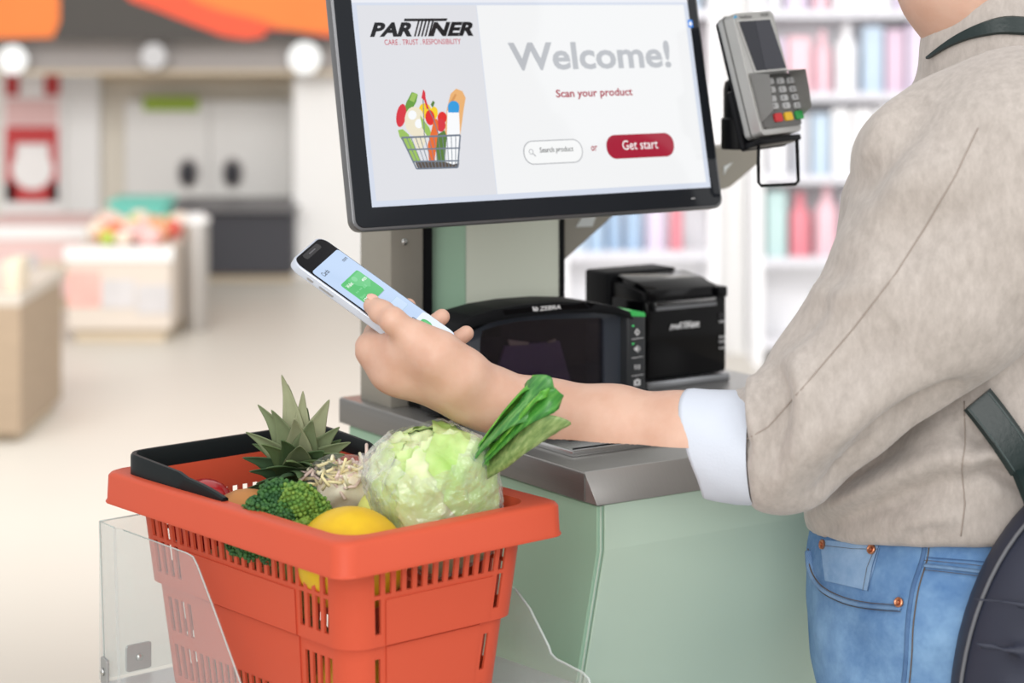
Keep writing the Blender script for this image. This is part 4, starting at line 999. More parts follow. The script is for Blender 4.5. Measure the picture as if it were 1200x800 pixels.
bb = bmesh.new(); tube(bb, [(qq[0][0], qq[0][1], 0), (qq[2][0], qq[2][1], 0)], 0.0008, 6); obj('pane_edge', bb, ACREDGE, sh, True, back_fr.M)
# right pane beside the kiosk
rf = Frame(bw(0, BW + 0.020, 0), EA, (0, 0, 1))
rpts = [(560, 660), (604, 690), (621, 713), (643, 757), (646, 766), (652, 772), (683, 788), (690, 795), (694, 812), (560, 830)]
vpane('acrylic_pane', rpts, rf); edge(rf, rpts[1:9], 0.0013)
# corner brackets
for fr, px, py in ((end_fr, 127, 786), (back_fr, 160, 768)):
    a, c = fr.at(px, py); bb = bmesh.new(); s = 0.014 if fr is back_fr else 0.009
    sg_ = 1 if fr is back_fr else -1
    prism(bb, rrect(a - s, a + s, c - 0.013, c + 0.013, 0.003), min(0.002 * sg_, 0.005 * sg_), max(0.002 * sg_, 0.005 * sg_), 'xy', 0.0006, 1); k_ = obj('corner_bracket', bb, mat('bracket_zinc_%d' % px, (176, 178, 178), 0.4, 0.6), sh, 30, fr.M)
    bb = bmesh.new(); lathe(bb, [(0.004, 0), (0.0035, 0.002), (0.001, 0.003)], 12, fr.M @ Matrix.Translation((a, c, 0.005 * sg_)) @ Matrix.Rotation(0 if sg_ > 0 else math.pi, 4, 'X')); obj('screw', bb, SCREW, k_, True)

# ------------------------------------------------------------ produce
def noise3(V, f, seed=0):
    """cheap smooth noise: sum of random plane waves"""
    r = np.random.default_rng(seed); o = np.zeros(len(V))
    for _ in range(14):
        k = r.normal(size=3); k = k / np.linalg.norm(k) * f * (0.6 + 0.8 * r.random()); o += np.sin(V @ k + r.random() * 6.28)
    return o / 4.0
def ico(sub):
    bb = bmesh.new(); bmesh.ops.create_icosphere(bb, subdivisions=sub, radius=1.0)
    V = np.array([v.co[:] for v in bb.verts]); Fq = [[v.index for v in f.verts] for f in bb.faces]; bb.free(); return V, Fq
ICO2, ICO3, ICO4, ICO5 = ico(2), ico(3), ico(4), ico(5)
def rotm(rx=0, ry=0, rz=0):
    return np.array((Matrix.Rotation(rz, 3, 'Z') @ Matrix.Rotation(ry, 3, 'Y') @ Matrix.Rotation(rx, 3, 'X')))
floor_z = B0[2] - BH + 0.003

# yellow melon
MELON = mat('melon_yellow', (224, 186, 36), 0.4, spec=0.3, var=0.06, vscale=30, sss=0.06, bump=0.05, bscale=120, col2=(214, 172, 38))
V, Fq = ICO4
mc_ = P(412, 655, 1.947); R = rotm(0.2, 0.15, 0.7)
W = V * np.array([0.050, 0.048, 0.0455]); W = W * (1 + 0.012 * noise3(V, 3, 1))[:, None]
mel = thing('yellow_melon', 'smooth round yellow melon at the near end of the basket', 'melon', (mc_[0], mc_[1], mc_[2] - 0.0425))
mobj('flesh', W @ R.T + mc_, Fq, MELON, mel, True)
b = bmesh.new(); lathe(b, [(0.004, -0.002), (0.003, 0.004), (0.0015, 0.005)], 10, Matrix.Translation(mc_) @ Matrix(R).to_4x4() @ Matrix.Rotation(2.0, 4, 'Y') @ Matrix.Translation((0, 0, 0.044))); obj('stem_scar', b, mat('stem_brown', (150, 120, 70), 0.7), mel, True)

# lettuce in film
LET = mat('lettuce_leaf', (164, 204, 104), 0.45, col2=(206, 226, 160), vscale=16, bump=0.35, bscale=90, sss=0.1)
LETP = mat('lettuce_pale', (222, 232, 190), 0.45, col2=(190, 214, 140), vscale=22, bump=0.4, bscale=80, sss=0.1)
lc = P(511, 588, 2.02); LR = rotm(0.10, -0.32, 0.5)
lett = thing('iceberg_lettuce', 'pale green iceberg lettuce wrapped in clear film beside the leek', 'lettuce', tuple(lc - np.array([0, 0, 0.075])))
V, Fq = ICO5
def super_r(V, p=3.0): return 1.0 / (np.abs(V) ** p).sum(1) ** (1 / p)
def lettuce_shape(V, gap, amp, seed):
    r = super_r(V, 3.2)
    tap = (1 - 0.16 * np.clip(-V[:, 2], 0, 1))[:, None] ** np.array([1, 1, 0])
    S = V * r[:, None] * np.array([0.0475 + gap, 0.0450 + gap, 0.0555 + gap]) * tap
    # crinkle: ridged noise running over the leaves
    rid = 1 - np.abs(noise3(V, 7, seed)); rid2 = 1 - np.abs(noise3(V, 17, seed + 1)); top = np.clip(V[:, 2] * 0.8 + 0.5, 0.25, 1.2)
    S = S * (1 + amp * top * (0.075 * rid + 0.055 * rid2 + 0.03 * (1 - np.abs(noise3(V, 34, seed + 2)))))[:, None]
    return S
W = lettuce_shape(V, 0, 1.0, 4)
mobj('heart', W @ LR.T + lc, Fq, LETP, lett, True)
for k in range(7):      # outer leaves: overlapping shells with ruffled edges
    ax = np.array([math.cos(k * 0.9 + 0.4), math.sin(k * 0.9 + 0.4), -0.1 + 0.5 * ((k * 37 % 7) / 7.0)]); ax /= np.linalg.norm(ax)
    dots = V @ ax; lim = 0.35 + 0.10 * noise3(V, 6, 30 + k)
    keep = dots > lim; idx = np.full(len(V), -1); idx[keep] = np.arange(keep.sum())
    S = lettuce_shape(V, 0.0008 + 0.0006 * k, 1.0, 4)
    lift = np.clip(1 - (dots - lim) / 0.18, 0, 1) ** 2 * 0.0022 * (1 + 0.8 * noise3(V, 22, 50 + k))
    S = S + V * lift[:, None]
    F2 = [[idx[i] for i in f] for f in Fq if all(keep[i] for i in f)]
    o = mobj('leaf', (S @ LR.T + lc)[keep], F2, LET if k % 2 == 0 else LETP, lett, True)
FILM = bpy.data.materials.new('clear_film'); FILM.use_nodes = True
nt = FILM.node_tree; nt.nodes.clear(); o_ = nt.nodes.new('ShaderNodeOutputMaterial'); mx1 = nt.nodes.new('ShaderNodeMixShader'); tr = nt.nodes.new('ShaderNodeBsdfTransparent'); gl = nt.nodes.new('ShaderNodeBsdfGlossy'); gl.inputs['Roughness'].default_value = 0.16
df = nt.nodes.new('ShaderNodeBsdfDiffuse'); df.inputs[0].default_value = (0.95, 0.95, 0.95, 1); mx2 = nt.nodes.new('ShaderNodeMixShader'); mx2.inputs[0].default_value = 0.45
lw = nt.nodes.new('ShaderNodeLayerWeight'); lw.inputs[0].default_value = 0.35; mp = nt.nodes.new('ShaderNodeMath'); mp.operation = 'MULTIPLY_ADD'; mp.inputs[1].default_value = 0.55; mp.inputs[2].default_value = 0.16
tc = nt.nodes.new('ShaderNodeTexCoord'); nz = nt.nodes.new('ShaderNodeTexNoise'); nz.inputs['Scale'].default_value = 55; nz.inputs['Distortion'].default_value = 1.5; bp = nt.nodes.new('ShaderNodeBump'); bp.inputs['Strength'].default_value = 0.9; bp.inputs['Distance'].default_value = 0.004
nt.links.new(tc.outputs['Object'], nz.inputs['Vector']); nt.links.new(nz.outputs['Fac'], bp.inputs['Height']); nt.links.new(bp.outputs[0], gl.inputs['Normal']); nt.links.new(bp.outputs[0], df.inputs['Normal'])
nt.links.new(lw.outputs['Facing'], mp.inputs[0]); nt.links.new(mp.outputs[0], mx1.inputs[0]); nt.links.new(tr.outputs[0], mx1.inputs[1]); nt.links.new(df.outputs[0], mx2.inputs[1]); nt.links.new(gl.outputs[0], mx2.inputs[2]); nt.links.new(mx2.outputs[0], mx1.inputs[2]); nt.links.new(mx1.outputs[0], o_.inputs[0])
def crumple(V, f, seed):
    r = np.random.default_rng(seed); o = np.zeros(len(V))
    for _ in range(9):
        k = r.normal(size=3); k = k / np.linalg.norm(k) * f * (0.6 + r.random()); o += np.abs(np.sin(V @ k + r.random() * 6.28))
    return o / 9
S = lettuce_shape(V, 0.0070, 0.9, 4) * (1 + 0.09 * (crumple(V, 12, 9) - 0.6))[:, None]
keep = (V[:, 2] < 0.72 + 0.12 * noise3(V, 5, 77)); idx = np.full(len(V), -1); idx[keep] = np.arange(keep.sum())
mobj('film_wrap', (S @ LR.T + lc)[keep], [[idx[i] for i in f] for f in Fq if all(keep[i] for i in f)], FILM, lett, False)
# film gathered into a tuft at the far side
b = bmesh.new(); tp = P(440, 545, 2.03)
for k in range(9):
    a = k * 0.7; e = tp + np.array([-0.012 - 0.006 * rng.random(), 0.004 * math.sin(a), 0.010 * math.cos(a)]); s0 = tp + np.array([0.02, 0.006 * math.sin(a * 2), -0.004 + 0.006 * math.cos(a)])
    w = np.array([0, 0.004, 0.003])
    b.faces.new([b.verts.new(s0), b.verts.new(e - w), b.verts.new(e + w * 0.4), b.verts.new(s0 + w)])
obj('film_tuft', b, FILM, lett, False)

# leek: pale shaft with long folded leaves
def blade(name, c1, c2, c3):
    """leaf colour with veins running lengthwise up the leek"""
    m = bpy.data.materials.new(name); m.use_nodes = True; nt = m.node_tree; b = nt.nodes['Principled BSDF']; b.inputs['Roughness'].default_value = 0.36
    tc = nt.nodes.new('ShaderNodeTexCoord'); mp = nt.nodes.new('ShaderNodeMapping'); mp.inputs['Rotation'].default_value = (0, math.radians(45), 0); mp2 = nt.nodes.new('ShaderNodeMapping'); mp2.inputs['Scale'].default_value = (10, 260, 330)
    n1 = nt.nodes.new('ShaderNodeTexNoise'); n1.inputs['Scale'].default_value = 1.0; n1.inputs['Detail'].default_value = 4
    nt.links.new(tc.outputs['Object'], mp.inputs[0]); nt.links.new(mp.outputs[0], mp2.inputs[0]); nt.links.new(mp2.outputs[0], n1.inputs['Vector'])
    rp = nt.nodes.new('ShaderNodeValToRGB'); e = rp.color_ramp.elements; e[0].position = 0.30; e[0].color = srgb(*c1); e[1].position = 0.72; e[1].color = srgb(*c3); q = e.new(0.5); q.color = srgb(*c2)
    nt.links.new(n1.outputs['Fac'], rp.inputs[0]); nt.links.new(rp.outputs[0], b.inputs['Base Color'])
    bp = nt.nodes.new('ShaderNodeBump'); bp.inputs['Strength'].default_value = 0.4; bp.inputs['Distance'].default_value = 0.001; nt.links.new(n1.outputs['Fac'], bp.inputs['Height']); nt.links.new(bp.outputs[0], b.inputs['Normal']); return m
LEEK = blade('leek_green', (46, 108, 54), (68, 136, 62), (108, 166, 90)); LEEK2 = blade('leek_dark', (40, 104, 42), (62, 138, 50), (100, 166, 74)); LEEKL = blade('leek_light', (64, 140, 40), (92, 168, 56), (140, 196, 84)); LEEKB = blade('leek_back', (92, 122, 66), (120, 146, 84), (150, 170, 110))
def ribbon(path, widths, fold, side, m, name, parent, thick=0.0012):
    """a leaf blade: path points, half widths, fold depth, and the blade's sideways direction"""
    path = smooth_path(path, 5); N = len(path); b = bmesh.new(); rows = []
    ws = np.interp(np.linspace(0, 1, N), np.linspace(0, 1, len(widths)), widths); fo = np.interp(np.linspace(0, 1, N), np.linspace(0, 1, len(fold)), fold)
    for i, p in enumerate(path):
        t_ = (path[min(i + 1, N - 1)] - path[max(i - 1, 0)]).normalized(); s = Vector(side); s = (s - t_ * s.dot(t_)).normalized(); u = s.cross(t_).normalized()
        rows.append([b.verts.new(p + s * (x * ws[i]) + u * (fo[i] * (1 - x * x))) for x in (-1, -0.66, -0.33, 0, 0.33, 0.66, 1)])
    for A, B_ in zip(rows, rows[1:]):
        for k in range(6): b.faces.new((A[k], A[k + 1], B_[k + 1], B_[k]))
    bmesh.ops.recalc_face_normals(b, faces=b.faces[:]); bmesh.ops.solidify(b, geom=b.faces[:], thickness=thick)
    return obj(name, b, m, parent, True)
leek = thing('leek', 'green leek leaning out of the basket in front of the forearm', 'leek', tuple(P(524, 620, 2.065)))
b = bmesh.new(); tube(b, smooth_path([P(524, 620, 2.065), P(544, 580, 2.050), P(558, 552, 2.022), P(575, 530, 1.995)], 4), [0.012] * 13, 16); obj('shaft', b, LEEKL, leek, True)
sd = (-0.62, 0.25, -0.72)
ribbon([P(550, 555, 2.012), P(580, 516, 1.985), P(612, 481, 1.965), P(640, 457, 1.955), P(650, 453, 1.953)], [0.0145, 0.0175, 0.019, 0.016, 0.007], [0.006, 0.007, 0.007, 0.005, 0.002], sd, LEEK, 'leaf', leek)
ribbon([P(546, 550, 2.018), P(575, 511, 1.992), P(606, 471, 1.973), P(626, 448, 1.964), P(636, 441, 1.962)], [0.009, 0.011, 0.010, 0.007, 0.002], [0.004, 0.004, 0.004, 0.003, 0.001], sd, LEEKL, 'leaf', leek)
ribbon([P(558, 552, 2.008), P(592, 517, 1.978), P(622, 487, 1.958), P(642, 470, 1.948), P(656, 459, 1.945)], [0.011, 0.0135, 0.014, 0.0125, 0.006], [0.005, 0.005, 0.006, 0.004, 0.001], sd, LEEK2, 'leaf', leek)
ribbon([P(566, 552, 2.002), P(592, 533, 1.975), P(622, 508, 1.952), P(648, 497, 1.942), P(669, 496, 1.938)], [0.010, 0.0125, 0.012, 0.009, 0.001], [0.004, 0.004, 0.003, 0.002, 0.0], (-0.45, 0.35, -0.82), LEEKB, 'leaf', leek)
ribbon([P(562, 545, 2.000), P(592, 512, 1.972), P(618, 482, 1.952), P(634, 464, 1.944), P(644, 455, 1.942)], [0.006, 0.007, 0.007, 0.005, 0.002], [0.003, 0.004, 0.004, 0.003, 0.001], sd, LEEKL, 'leaf', leek)

# pineapple: body lying low, crown of leaves above
PINE = mat('pineapple_skin', (168, 112, 56), 0.6, col2=(112, 88, 44), vscale=55, bump=0.6, bscale=90)
pc = P(330, 648, 2.12); pine = thing('pineapple', 'pineapple with a tall grey green crown at the far side of the basket', 'pineapple', tuple(pc - np.array([0, 0, 0.06])))
V, Fq = ICO5
pu = P(345, 590, 2.13) - pc; pu /= np.linalg.norm(pu); px_ = np.cross(pu, [0, 1, 0.1]); px_ /= np.linalg.norm(px_); py_ = np.cross(pu, px_); PR = np.stack([px_, py_, pu], 1)
th_ = np.arctan2(V[:, 1], V[:, 0]); zz = np.arcsin(np.clip(V[:, 2], -1, 1))
eyes = np.abs(np.sin(th_ * 6 + zz * 7)) * np.abs(np.sin(th_ * 6 - zz * 7))
W = V * super_r(V, 2.3)[:, None] * np.array([0.046, 0.046, 0.058]) * (1 + 0.07 * eyes)[:, None]
mobj('fruit_body', W @ PR.T + pc, Fq, PINE, pine, True)
PL = [mat('pine_leaf_%d' % i, c, 0.6, spec=0.2, var=0.3, vscale=25, bump=0.1, bscale=200) for i, c in enumerate(((88, 112, 76), (126, 138, 104), (156, 160, 128), (70, 96, 68), (108, 128, 86)))]
top = pc + pu * 0.052
def bez(p0, p1, p2, n=7): return [Vector((1 - t_) ** 2 * p0 + 2 * t_ * (1 - t_) * p1 + t_ * t_ * p2) for t_ in [i / n for i in range(n + 1)]]
def pleaf(px, py, d, w, mi, bend=0.5, root=(0, 0)):
    w *= 1.55; e = P(px, py, d); s0 = top + px_ * root[0] + py_ * root[1] + pu * 0.004
    L = np.linalg.norm(e - s0); mid = s0 + pu * L * 0.22 + (e - s0) * 0.40
    sdv = np.cross(e - s0, [0.1, 1, 0.25]); sdv /= np.linalg.norm(sdv)
    ribbon(bez(s0, mid, e, 5), [w * 0.9, w, w * 0.95, w * 0.7, w * 0.35, 0.0004], [0.003, 0.004, 0.004, 0.003, 0.002, 0.0], tuple(sdv), PL[mi], 'leaf', pine, 0.0009)
for (px, py, d, w, mi, rx, ry) in (
    (330, 439, 2.15, 0.0085, 2, 0, .004), (337, 450, 2.15, 0.008, 2, .002, .004), (355, 458, 2.145, 0.008, 2, .004, .002), (386, 468, 2.14, 0.010, 2, .006, 0), (302, 474, 2.14, 0.009, 1, -.005, 0),
    (288, 506, 2.13, 0.009, 1, -.008, 0), (318, 480, 2.12, 0.010, 1, -.003, -.004), (345, 490, 2.10, 0.011, 2, 0, -.006), (366, 492, 2.10, 0.011, 1, .004, -.006), (398, 500, 2.12, 0.009, 1, .008, -.002),
    (411, 518, 2.11, 0.009, 1, .01, -.002), (404, 532, 2.09, 0.009, 4, .01, -.004), (284, 536, 2.11, 0.010, 3, -.01, -.002), (292, 552, 2.09, 0.010, 3, -.01, -.005), (283, 575, 2.09, 0.009, 3, -.012, -.004), (306, 520, 2.09, 0.010, 4, -.006, -.007),
    (330, 515, 2.075, 0.011, 0, -.002, -.009), (352, 522, 2.07, 0.011, 1, .002, -.009), (380, 528, 2.08, 0.010, 0, .007, -.008), (395, 545, 2.07, 0.009, 4, .01, -.007), (336, 540, 2.06, 0.010, 4, 0, -.011), (365, 545, 2.06, 0.010, 0, .005, -.011),
    (312, 548, 2.065, 0.010, 0, -.006, -.01), (385, 560, 2.06, 0.008, 1, .01, -.01), (300, 566, 2.07, 0.008, 3, -.009, -.009), (325, 562, 2.05, 0.008, 3, -.003, -.012), (350, 560, 2.05, 0.008, 0, .003, -.012), (400, 515, 2.16, 0.008, 0, .008, .006), (296, 520, 2.17, 0.008, 0, -.006, .006), (360, 478, 2.17, 0.008, 0, .002, .008), (372, 510, 2.17, 0.008, 3, .006, .008), (318, 500, 2.17, 0.008, 3, -.004, .008)):
    pleaf(px, py, d, w, mi, 0.5, (rx, ry))

# broccoli
BROC = mat('broccoli_green', (64, 112, 50), 0.6, col2=(40, 84, 44), vscale=120, bump=0.5, bscale=400); BROCY = mat('broccoli_tip', (124, 156, 64), 0.6, col2=(84, 128, 52), vscale=100, bump=0.5, bscale=400); BSTALK = mat('broccoli_stalk', (162, 190, 104), 0.5, var=0.1, vscale=60)
bc = P(338, 610, 1.995); broc = thing('broccoli', 'dark green broccoli head between the pineapple and the yellow melon', 'broccoli', tuple(bc - np.array([0, 0, 0.09])))
b = bmesh.new(); tube(b, smooth_path([bc + np.array([0.008, 0, -0.085]), bc + np.array([0.006, 0, -0.05]), bc + np.array([0.004, 0, -0.012])], 4), [0.014] * 5 + [0.016] * 3 + [0.018], 14); obj('stalk', b, BSTALK, broc, True)
V1, F1 = ico(1)
def floret(c, r, axis, m, seed, nb=150):
    rr_ = np.random.default_rng(seed); VV = []; FF = []; axis = np.array(axis) / np.linalg.norm(axis)
    g = math.pi * (3 - math.sqrt(5))
    q = Vector((0, 0, 1)).rotation_difference(Vector(axis)).to_matrix(); q = np.array(q)
    for i in range(nb):
        z = 1 - 1.35 * (i + 0.5) / nb; a = g * i; s = math.sqrt(max(0, 1 - z * z)); dirv = q @ np.array([s * math.cos(a), s * math.sin(a), z])
        br = r * 0.125 * (0.8 + 0.5 * rr_.random()); cc_ = c + dirv * r * (0.93 + 0.12 * rr_.random()) * (1 + 0.12 * math.sin(5 * a) * s)
        FF += [[x + len(VV) for x in f] for f in F1]
        VV += list(V1 * br + cc_)
    V0, F0 = ICO2
    FF += [[x + len(VV) for x in f] for f in F0]; VV += list(V0 * r * 0.93 + c)
    return mobj('floret', VV, FF, m, broc, True)
fl_list = []
for k, (dx, dy, dz, r, mi) in enumerate(((-0.036, 0.0, -0.012, 0.0165, 0), (-0.024, -0.010, 0.006, 0.0175, 0), (-0.010, 0.004, 0.018, 0.0175, 0), (-0.008, -0.018, 0.004, 0.017, 0), (0.008, -0.006, 0.017, 0.0175, 1), (0.020, 0.004, 0.008, 0.016, 1), (0.008, 0.018, 0.012, 0.017, 0), (-0.022, 0.018, 0.004, 0.016, 0), (-0.030, -0.016, -0.016, 0.0145, 0), (0.028, 0.016, -0.004, 0.014, 0), (-0.012, -0.024, -0.018, 0.0135, 0), (0.024, -0.006, -0.004, 0.0135, 1), (-0.044, 0.010, -0.022, 0.013, 0))):
    c = bc + np.array([dx, dy, dz]); floret(c, r, (dx, dy, dz + 0.03), BROCY if mi else BROC, 60 + k)
    b = bmesh.new(); s0 = bc + np.array([0.006, 0, -0.04]); e0 = c - np.array([dx, dy, dz + 0.03]) / np.linalg.norm([dx, dy, dz + 0.03]) * r * 0.4
    tube(b, smooth_path([s0, (s0 + e0) / 2 + np.array([dx, dy, 0]) * 0.15, e0], 3), [0.006] * 4 + [0.005] * 3, 8); obj('branch', b, BSTALK, broc, True)
# stem branches showing at the near right of the head
for k in range(6):
    b = bmesh.new(); s0 = bc + np.array([0.012, -0.014, -0.035]); e0 = bc + np.array([0.004 + 0.006 * k, -0.026 + 0.003 * k, -0.006 + 0.002 * (k % 3)])
    tube(b, smooth_path([s0, (s0 + e0) / 2 + np.array([0.002, -0.003, 0]), e0], 3), [0.0035] * 4 + [0.0022] * 3, 8); o = obj('branch', b, BSTALK, broc, True)
    V0 = e0 + np.array([0.0, -0.001, 0.005]); floret(V0, 0.0062, (0.2, -0.5, 1), BROCY, 90 + k, 36)

# bag of sprouts in clear film
FILM2 = FILM.copy(); FILM2.name = 'bag_film_clear'
[n_ for n_ in FILM2.node_tree.nodes if n_.type == 'MATH'][0].inputs[1].default_value = 0.2; [n_ for n_ in FILM2.node_tree.nodes if n_.type == 'MATH'][0].inputs[2].default_value = 0.04
gc = P(407, 576, 2.09)
bag = thing('sprout_bag', 'clear plastic bag of pale sprouts behind the yellow melon', 'plastic bag', tuple(gc - np.array([0, 0, 0.035])))
V, Fq = ICO3
mobj('sprout_heap', V * np.array([0.031, 0.026, 0.020]) * (1 + 0.12 * noise3(V, 6, 44))[:, None] + gc + np.array([0, 0, 0.002]), Fq, mat('sprout_base', (252, 248, 226), 0.6, col2=(248, 236, 210), vscale=60), bag, True)
SPR = [mat('sprout_cream', (244, 238, 206), 0.5), mat('sprout_yellow', (240, 228, 176), 0.5), mat('sprout_pink', (240, 216, 206), 0.5)]
for ci in range(3):
    b = bmesh.new(); r = random.Random(40 + ci)
    for k in range(46):
        c = gc + np.array([r.gauss(0, 0.018), r.gauss(0, 0.014), 0.014 + r.gauss(0, 0.007)]); dv = np.array([r.gauss(0, 1), r.gauss(0, 1), r.gauss(0, 0.6)]); dv = dv / np.linalg.norm(dv) * 0.010
        tube(b, [c - dv, c + np.array([r.gauss(0, .003), r.gauss(0, .003), r.gauss(0, .003)]), c + dv], 0.0016, 6)
    s = obj('sprouts', b, SPR[ci], bag, True); s['kind'] = 'stuff'
V, Fq = ICO4
S = V * super_r(V, 2.4)[:, None] * np.array([0.040, 0.032, 0.032]) * (1 + 0.22 * (crumple(V, 6, 3) - 0.6))[:, None]
mobj('bag_film', S @ rotm(0, 0.1, 0.3).T + gc + np.array([0, 0, 0.002]), Fq, FILM2, bag, False)

# pale green pear behind the melon, red pepper, potatoes, more fruit lower down
def fruit(name, c, r3, R, m, label, cat, group=None, bump=0.02, f=4, seed=0, sub=ICO3, extra=None):
    V, Fq = sub; W = V * np.array(r3); W = W * (1 + bump * noise3(V, f, seed))[:, None]
    t = thing(name, label, cat, (c[0], c[1], c[2] - r3[2]), 0, group)
    mobj('skin', W @ R.T + c, Fq, m, t, True)
    if extra is not None:
        b = bmesh.new(); tube(b, [c + R @ np.array([0, 0, r3[2] * 0.9]), c + R @ np.array([0.002, 0, r3[2] + 0.008]), c + R @ np.array([0.006, 0.002, r3[2] + 0.014])], 0.0028, 8); obj('stem', b, extra, t, True)
    return t
STEM = mat('fruit_stem', (96, 110, 56), 0.6)
fruit('pear', P(448, 606, 2.03), (0.026, 0.026, 0.030), rotm(0.3, 0.4, 0), mat('pear_skin', (222, 224, 120), 0.4, var=0.08, vscale=30), 'pale yellow green pear wedged behind the melon under the lettuce', 'pear', seed=5, extra=STEM)
fruit('red_pepper', bw(0.325, 0.072, 0.163), (0.033, 0.033, 0.036), rotm(0.3, -0.3, 0.3), mat('pepper_red', (176, 32, 38), 0.22, coat=0.4), 'glossy red pepper under the black handle at the far end', 'pepper', bump=0.06, f=3.2, seed=8, extra=None)
fruit('tomato', bw(0.314, 0.074, 0.105), (0.032, 0.032, 0.031), rotm(0, 0.2, 0), mat('tomato_red', (170, 30, 40), 0.25, coat=0.3), 'dark red tomato low behind the basket slots', 'tomato', bump=0.03, f=3, seed=9)
POT = mat('potato_skin', (168, 128, 84), 0.7, col2=(132, 98, 62), vscale=40, bump=0.3, bscale=120)
pot_pos = ((a_, b_, z_, s_) for a_, b_, z_, s_ in ((0.235, 0.060, 0.135, 0), (0.265, 0.062, 0.125, 1), (0.20, 0.066, 0.118, 2), (0.235, 0.085, 0.035, 3), (0.29, 0.085, 0.035, 4), (0.215, 0.14, 0.04, 5), (0.25, 0.075, 0.078, 6)))
plab = ['brown potato just below the pineapple, seen through the slots', 'brown potato beside the red tomato, seen through the slots', 'brown potato beneath the broccoli, seen through the slots', 'brown potato low in the middle of the basket', 'brown potato lying lowest at the far end of the basket', 'brown potato low under the broccoli stalk', 'brown potato resting on the lower potatoes in the basket']
for (a_, b_, z_, s_) in pot_pos:
    fruit('potato', bw(a_, b_, z_), (0.030, 0.022, 0.022), rotm(0.3 * s_, 0.2, s_), POT, plab[s_], 'potato', 'potatoes in the basket', bump=0.08, f=2.5, seed=20 + s_)
BREAD = mat('bread_crust', (190, 130, 74), 0.65, col2=(160, 104, 56), vscale=30, bump=0.2, bscale=150)
fruit('bread_roll', P(290, 603, 2.07), (0.036, 0.026, 0.024), rotm(0, 0, 0.7), BREAD, 'brown bread roll beneath the pineapple crown', 'bread', bump=0.04, f=3, seed=31)
LEM = mat('grapefruit_skin', (232, 196, 60), 0.4, bump=0.1, bscale=300)
fruit('grapefruit', bw(0.098, 0.094, 0.048), (0.042, 0.042, 0.042), rotm(), LEM, 'yellow grapefruit on the basket floor beneath the melon', 'grapefruit', bump=0.01, seed=3, sub=ICO4)
fruit('grapefruit', bw(0.100, 0.170, 0.042), (0.033, 0.033, 0.033), rotm(), LEM, 'yellow grapefruit on the basket floor beneath the lettuce', 'grapefruit', bump=0.01, seed=4, sub=ICO4)
CAB = mat('cabbage_dark', (70, 104, 58), 0.5, var=0.2, vscale=25, bump=0.4, bscale=60)
fruit('cabbage', bw(0.172, 0.082, 0.060), (0.033, 0.033, 0.033), rotm(), CAB, 'small dark cabbage deep in the basket under the broccoli', 'cabbage', bump=0.05, f=5, seed=6, sub=ICO4)

# ------------------------------------------------------------ phone
p_tl, p_tr, p_br = P(342, 305, 2.060), P(375.5, 276.5, 2.128), P(536, 392, 2.109)
pu_ = (p_br - p_tr); L_ = np.linalg.norm(pu_); pu_ /= L_
pv_ = p_tr - p_tl; pv_ -= pu_ * (pv_ @ pu_); Wd = np.linalg.norm(pv_); pv_ /= Wd
pctr = p_tr + pu_ * L_ / 2 - pv_ * Wd / 2
PHF = Frame(pctr, pu_, pv_)           # u: top to bottom edge, v: near to far edge, n: away from or toward the viewer
if PHF.n[2] < 0: raise RuntimeError('phone frame')
PLn, PWn = L_ + 0.002, Wd + 0.002
def ph(u, v, n): return PHF.w(u, v, n)
phone = thing('smartphone', 'white smartphone with a green card on its screen, held in the hand', 'phone', tuple(ph(0, 0, -0.004)))
b = bmesh.new(); prism(b, rrect(-PLn / 2, PLn / 2, -PWn / 2, PWn / 2, 0.012, 8), -0.0082, 0.0, 'xy', 0.0032, 4); obj('body', b, mat('phone_silver', (206, 214, 228), 0.22, 0.35), phone, 40, PHF.M)
b = bmesh.new(); prism(b, rrect(-PLn / 2 + .0018, PLn / 2 - .0018, -PWn / 2 + .0018, PWn / 2 - .0018, 0.0105, 8), -0.001, 0.0004, 'xy', 0.0003, 1); obj('front_glass', b, mat('phone_glass', (6, 6, 10), 0.15, spec=0.08), phone, 30, PHF.M)
so = flat('display', rrect(-PLn / 2 + 0.022, PLn / 2 - 0.0032, -PWn / 2 + 0.0036, PWn / 2 - 0.0032, 0.004, 6), PHF, 0.0007, glow('phone_blue', (190, 212, 242), 0.95), phone)
flat('display_base', rrect(PLn / 2 - 0.040, PLn / 2 - 0.0032, -PWn / 2 + 0.0036, PWn / 2 - 0.0032, 0.006, 6), PHF, 0.0009, glow('phone_white', (226, 236, 246), 1.0), so)
flat('notch_outline', rrect(-PLn / 2 + 0.004, -PLn / 2 + 0.0105, -PWn / 2 + 0.018, PWn / 2 - 0.018, 0.003, 5), PHF, 0.0006, mat('notch_black', (8, 8, 10), 0.2), phone)
flat('earpiece', rrect(-PLn / 2 + 0.0065, -PLn / 2 + 0.0080, -0.008, 0.008, 0.0006, 3), PHF, 0.0008, mat('earpiece_grey', (90, 90, 94), 0.5), phone)
LG, MG, DG = glow('card_light', (128, 206, 150), 1.0), glow('card_green', (84, 186, 110), 1.0), glow('card_mid', (104, 196, 128), 1.0)
def phr(fr_pts, m, lift, nm): flat(nm, [(u, v) for u, v in fr_pts], PHF, lift, m, so)
def pq(px, py): return PHF.at(px, py)
cu0, cu1 = pq(398, 322)[0], pq(426, 342)[0]; cv0, cv1 = pq(401, 345)[1], pq(425, 309)[1]
cu0 = -0.032; cu1 = 0.0005; cv0 = -0.0225; cv1 = 0.0225
phr(rrect(cu0, cu1, cv0, cv1, 0.003, 5), MG, 0.0010, 'green_card')
phr(rrect(cu1 - 0.003, cu1 + 0.0006, cv0 + 0.001, cv1 - 0.001, 0.001, 3), glow('card_shadow', (150, 170, 190), 1.0), 0.00095, 'card_edge')
